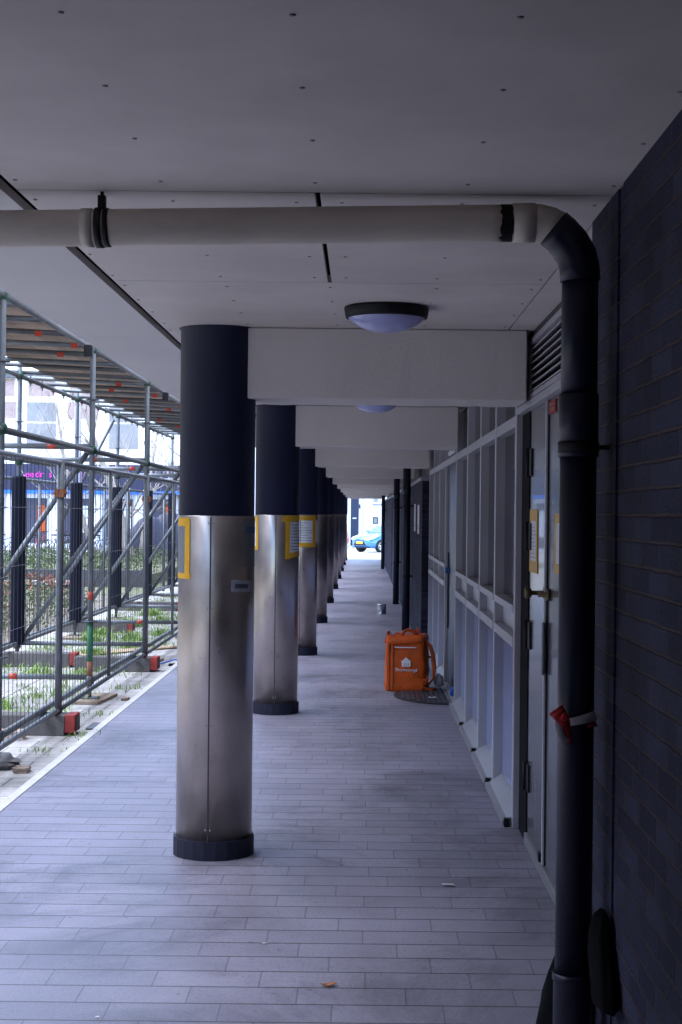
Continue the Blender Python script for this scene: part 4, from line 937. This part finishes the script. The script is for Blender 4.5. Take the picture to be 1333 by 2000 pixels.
# ------------------------------------------------------------------ parked cars
M_tyre = mat('tyre_rubber', (0.02, 0.02, 0.022), 0.7); M_rim = mat('alloy_rim', (0.55, 0.55, 0.58), 0.3, metal=0.8); M_cglass = mat('car_glass', (0.09, 0.12, 0.14), 0.05, rvar=0.01); M_plate = mat('yellow_plate', (0.75, 0.42, 0.02), 0.4); M_lens = mat('headlight_lens', (0.55, 0.6, 0.66), 0.08)
def car(label, colm, loc, rz, grp):
    """Local axes: +X is the nose, +Y the left side."""
    t = thing('parked_car', label, 'car', loc, rz, grp)
    st = [(1.98, .42, .58, .50), (1.93, .30, .70, .66), (1.75, .22, .80, .78), (1.30, .20, .90, .83), (0.95, .20, .98, .84), (0.0, .20, 1.0, .845), (-1.2, .20, 1.02, .84), (-1.75, .24, 1.02, .80), (-1.93, .34, .92, .70)]
    secs = []
    for x, zb, zt, w in st:
        secs.append([(x, -w * .55, zb), (x, -w * .93, zb + .03), (x, -w, zb + .2), (x, -w, (zb + zt) / 2 + .1), (x, -w * .93, zt - .05), (x, -w * .6, zt + .01), (x, w * .6, zt + .01), (x, w * .93, zt - .05), (x, w, (zb + zt) / 2 + .1), (x, w, zb + .2), (x, w * .93, zb + .03), (x, w * .55, zb)])
    b = MB(); b.loft(secs); bd = b.build('body', colm, t)
    gs = [(0.98, .98, .98, .70, .70), (0.35, .98, 1.36, .74, .60), (0.0, .98, 1.45, .75, .57), (-0.7, .99, 1.47, .75, .56), (-1.4, 1.0, 1.40, .74, .55), (-1.82, 1.0, 1.02, .68, .6)]
    secs = [[(x, -wb, zb), (x, -wt - .015, zt - .05), (x, -wt + .06, zt), (x, wt - .06, zt), (x, wt + .015, zt - .05), (x, wb, zb)] for x, zb, zt, wb, wt in gs]
    b = MB(); b.loft(secs); b.build('cabin', colm, t)
    b = MB(); b.quad((0.93, -.60, 1.015), (0.93, .60, 1.015), (0.37, .54, 1.365), (0.37, -.54, 1.365))
    o = b.build('windscreen', M_cglass, t); o.modifiers.new('s', 'SOLIDIFY').thickness = 0.03
    for sgn in (-1, 1):
        b = MB(); b.prism([(0.62, 1.03), (-1.35, 1.05), (-1.2, 1.32), (-0.6, 1.39), (0.1, 1.37)], -0.012, 0.012, axis='Y', M=Matrix.Translation((0, sgn * .70, 0)) @ Matrix.Translation((0, 0, 1.2)) @ Matrix.Rotation(R(sgn * 21), 4, 'X') @ Matrix.Translation((0, 0, -1.2))); b.build('side_window', M_cglass, t)
        b = MB(); b.prism([(1.92, .66), (1.72, .68), (1.28, .86), (1.40, .89), (1.80, .77)], sgn * .56, sgn * .80, axis='Y'); b.build('headlight', M_lens, t)
        b = MB(); b.lathe([(0.05, 0), (0.06, .02), (0.05, .035)], (1.86, sgn * .6, .42), n=12, axis='X'); b.build('fog_lamp', M_lens, t)
        b = MB(); b.box(.55, .72, sgn * .84, sgn * 1.0, 1.0, 1.12); b.build('mirror', colm, t, bevel=.03)
        for wx in (1.22, -1.25):
            b = MB(); y1 = sgn * .84; y0 = sgn * .64
            b.lathe([(.20, y0), (.29, y0), (.31, (y0 + y1) / 2), (.29, y1), (.21, y1 + sgn * .006)], (wx, 0, .31), n=28, axis='Y'); wh = b.build('wheel', M_tyre, t)
            b = MB(); b.lathe([(.205, y1 + sgn * .002), (.205, y1 + sgn * .012), (.185, y1 + sgn * .012), (.18, y1 + sgn * .004)], (wx, 0, .31), n=28, axis='Y')
            for q in range(5):
                Mx = Matrix.Translation((wx, 0, .31)) @ Matrix.Rotation(2 * PI * q / 5, 4, 'Y'); b.box(-.028, .028, min(y1, y1 + sgn * .02), max(y1, y1 + sgn * .02), 0, .19, Mx)
            b.build('rim', M_rim, wh)
            b = MB(); b.lathe([(.335, y1 - sgn * .03), (.345, y1 + sgn * .001), (.30, y1 + sgn * .0015)], (wx, 0, .33), n=24, axis='Y'); b.build('wheel_arch', M_black, t)
    b = MB(); b.prism([(-.48, .36), (.48, .36), (.36, .52), (-.36, .52)], 1.90, 2.0, axis='X'); b.build('grille', M_black, t)
    b = MB(); b.box(2.001, 2.012, -.26, .26, .44, .55); b.build('number_plate', M_plate, t)
    b = MB(); b.box(1.93, 1.985, -.34, .34, .64, .665); b.build('upper_grille', M_black, t)
    b = MB(); b.box(1.80, 1.97, -.62, .62, .235, .275); b.build('front_lip', M_black, t)
    return t
M_cblue = mat('car_blue', (0.06, 0.23, 0.58), 0.25, coat=0.8, var=0.03, rvar=0.02); M_cred = mat('car_red', (0.45, 0.02, 0.025), 0.25, coat=0.8, var=0.03, rvar=0.02)
CA = R(50)
hx, hy = -math.sin(CA), -math.cos(CA)
nose = Vector((-0.12, 79.2, zg(79.2)))
car('light blue hatchback parked in the street at the end of the arcade', M_cblue, nose - Vector((hx, hy, 0)) * 1.98, math.atan2(hy, hx), 'parked cars at the end of the arcade')
nose2 = Vector((-4.15, 84.0, zg(81.6)))
car('red car beside the blue hatchback, nearly hidden by the columns', M_cred, nose2 - Vector((hx, hy, 0)) * 1.98, math.atan2(hy, hx), 'parked cars at the end of the arcade')

# ------------------------------------------------------------------ bicycles in front of the shop
def bicycle(label, colm, loc, rz):
    t = thing('bicycle', label, 'bicycle', loc, rz, 'bicycles parked before the shop')
    for x in (-.52, .52):
        b = MB(); b.tube([(x + .33 * math.cos(a), 0, .34 + .33 * math.sin(a)) for a in [2 * PI * i / 24 for i in range(24)]], .017, 6, closed=True); w = b.build('wheel', M_tyre, t)
        b = MB()
        for q in range(8): a = PI * q / 8; b.tube([(x - .31 * math.cos(a), 0, .34 - .31 * math.sin(a)), (x + .31 * math.cos(a), 0, .34 + .31 * math.sin(a))], .003, 3, cap=False)
        b.build('spokes', M_galv, w)
    b = MB()
    for p, q in (((-.52, 0, .34), (-.08, 0, .30)), ((-.08, 0, .30), (-.2, 0, .82)), ((-.52, 0, .34), (-.18, 0, .72)), ((-.08, 0, .30), (.36, 0, .78)), ((-.16, 0, .66), (.36, 0, .82)), ((.34, 0, .95), (.52, 0, .34))): b.tube([p, q], .018, 6)
    b.build('frame', colm, t)
    b = MB(); b.tube([(.22, -.28, 1.04), (.36, -.2, 1.03), (.36, .2, 1.03), (.22, .28, 1.04)], .014, 6); b.tube([(.36, 0, .9), (.36, 0, 1.03)], .014, 6); b.build('handlebar', M_black, t)
    b = MB(); b.prism([(-.34, .05), (-.34, -.05), (-.08, -.02), (-.08, .02)], .85, .91); b.build('saddle', M_black, t)
    return t
M_bb = mat('bike_black', (0.02, 0.02, 0.025), 0.4); M_bl = mat('bike_blue', (0.02, 0.12, 0.5), 0.4); M_br = mat('bike_red', (0.4, 0.03, 0.03), 0.4); M_bg = mat('bike_grey', (0.2, 0.2, 0.24), 0.4)
bk = [(-14.9, 64.5, 10, M_bl, 'blue bicycle at the left edge before the shop'), (-14.3, 66, 40, M_bb, 'black bicycle beside the blue bicycle'), (-13.5, 64.2, 70, M_br, 'red framed bicycle between the two leftmost navy sleeves'), (-12.9, 65.5, 20, M_bg, 'grey bicycle beside the red framed one'), (-12.2, 64.6, -15, M_bb, 'black bicycle right of the grey bicycle'), (-11.6, 66.2, 55, M_bb, 'black bicycle parked askew before the shop pilaster'), (-11.0, 65, 5, M_bg, 'grey bicycle before the second navy sleeve'), (-10.2, 66, -30, M_bl, 'dark blue bicycle near the bare trees')]
for x, y, a, m, l in bk: bicycle(l, m, (x, y, zg(y)), R(a))
def covered(x, y, s, label):
    t = thing('covered_scooter', label, 'scooter', (x, y, zg(y)), 0.4)
    secs = []
    for z, k in ((0, 1.0), (.35, 1.02), (.7, .9), (.95, .62), (1.15, .40), (1.22, .2)):
        secs.append([((.75 * k * math.cos(a) + .15 * (z > .8)) * s, .38 * k * math.sin(a) * (1 + .08 * math.sin(5 * a)) * s, z * s) for a in [2 * PI * i / 18 for i in range(18)]])
    b = MB(); b.loft(secs); b.build('cover', mat('dark_cover', (0.05, 0.05, 0.085), 0.6, bump=0.4, bscale=6) if 'dark_cover' not in bpy.data.materials else bpy.data.materials['dark_cover'], t)
    for xx in (-.5, .5):
        b = MB(); b.lathe([(.1, -.05), (.2, -.04), (.2, .04), (.1, .05)], (xx * s, 0, .2 * s), n=14, axis='Y'); b.build('wheel', M_tyre, t)
covered(-8.5, 60, 1.35, 'scooter under a dark cover, left of the bare trunk')
covered(-7.9, 61.5, 1.5, 'scooter under a dark cover, beside the farthest navy sleeve')
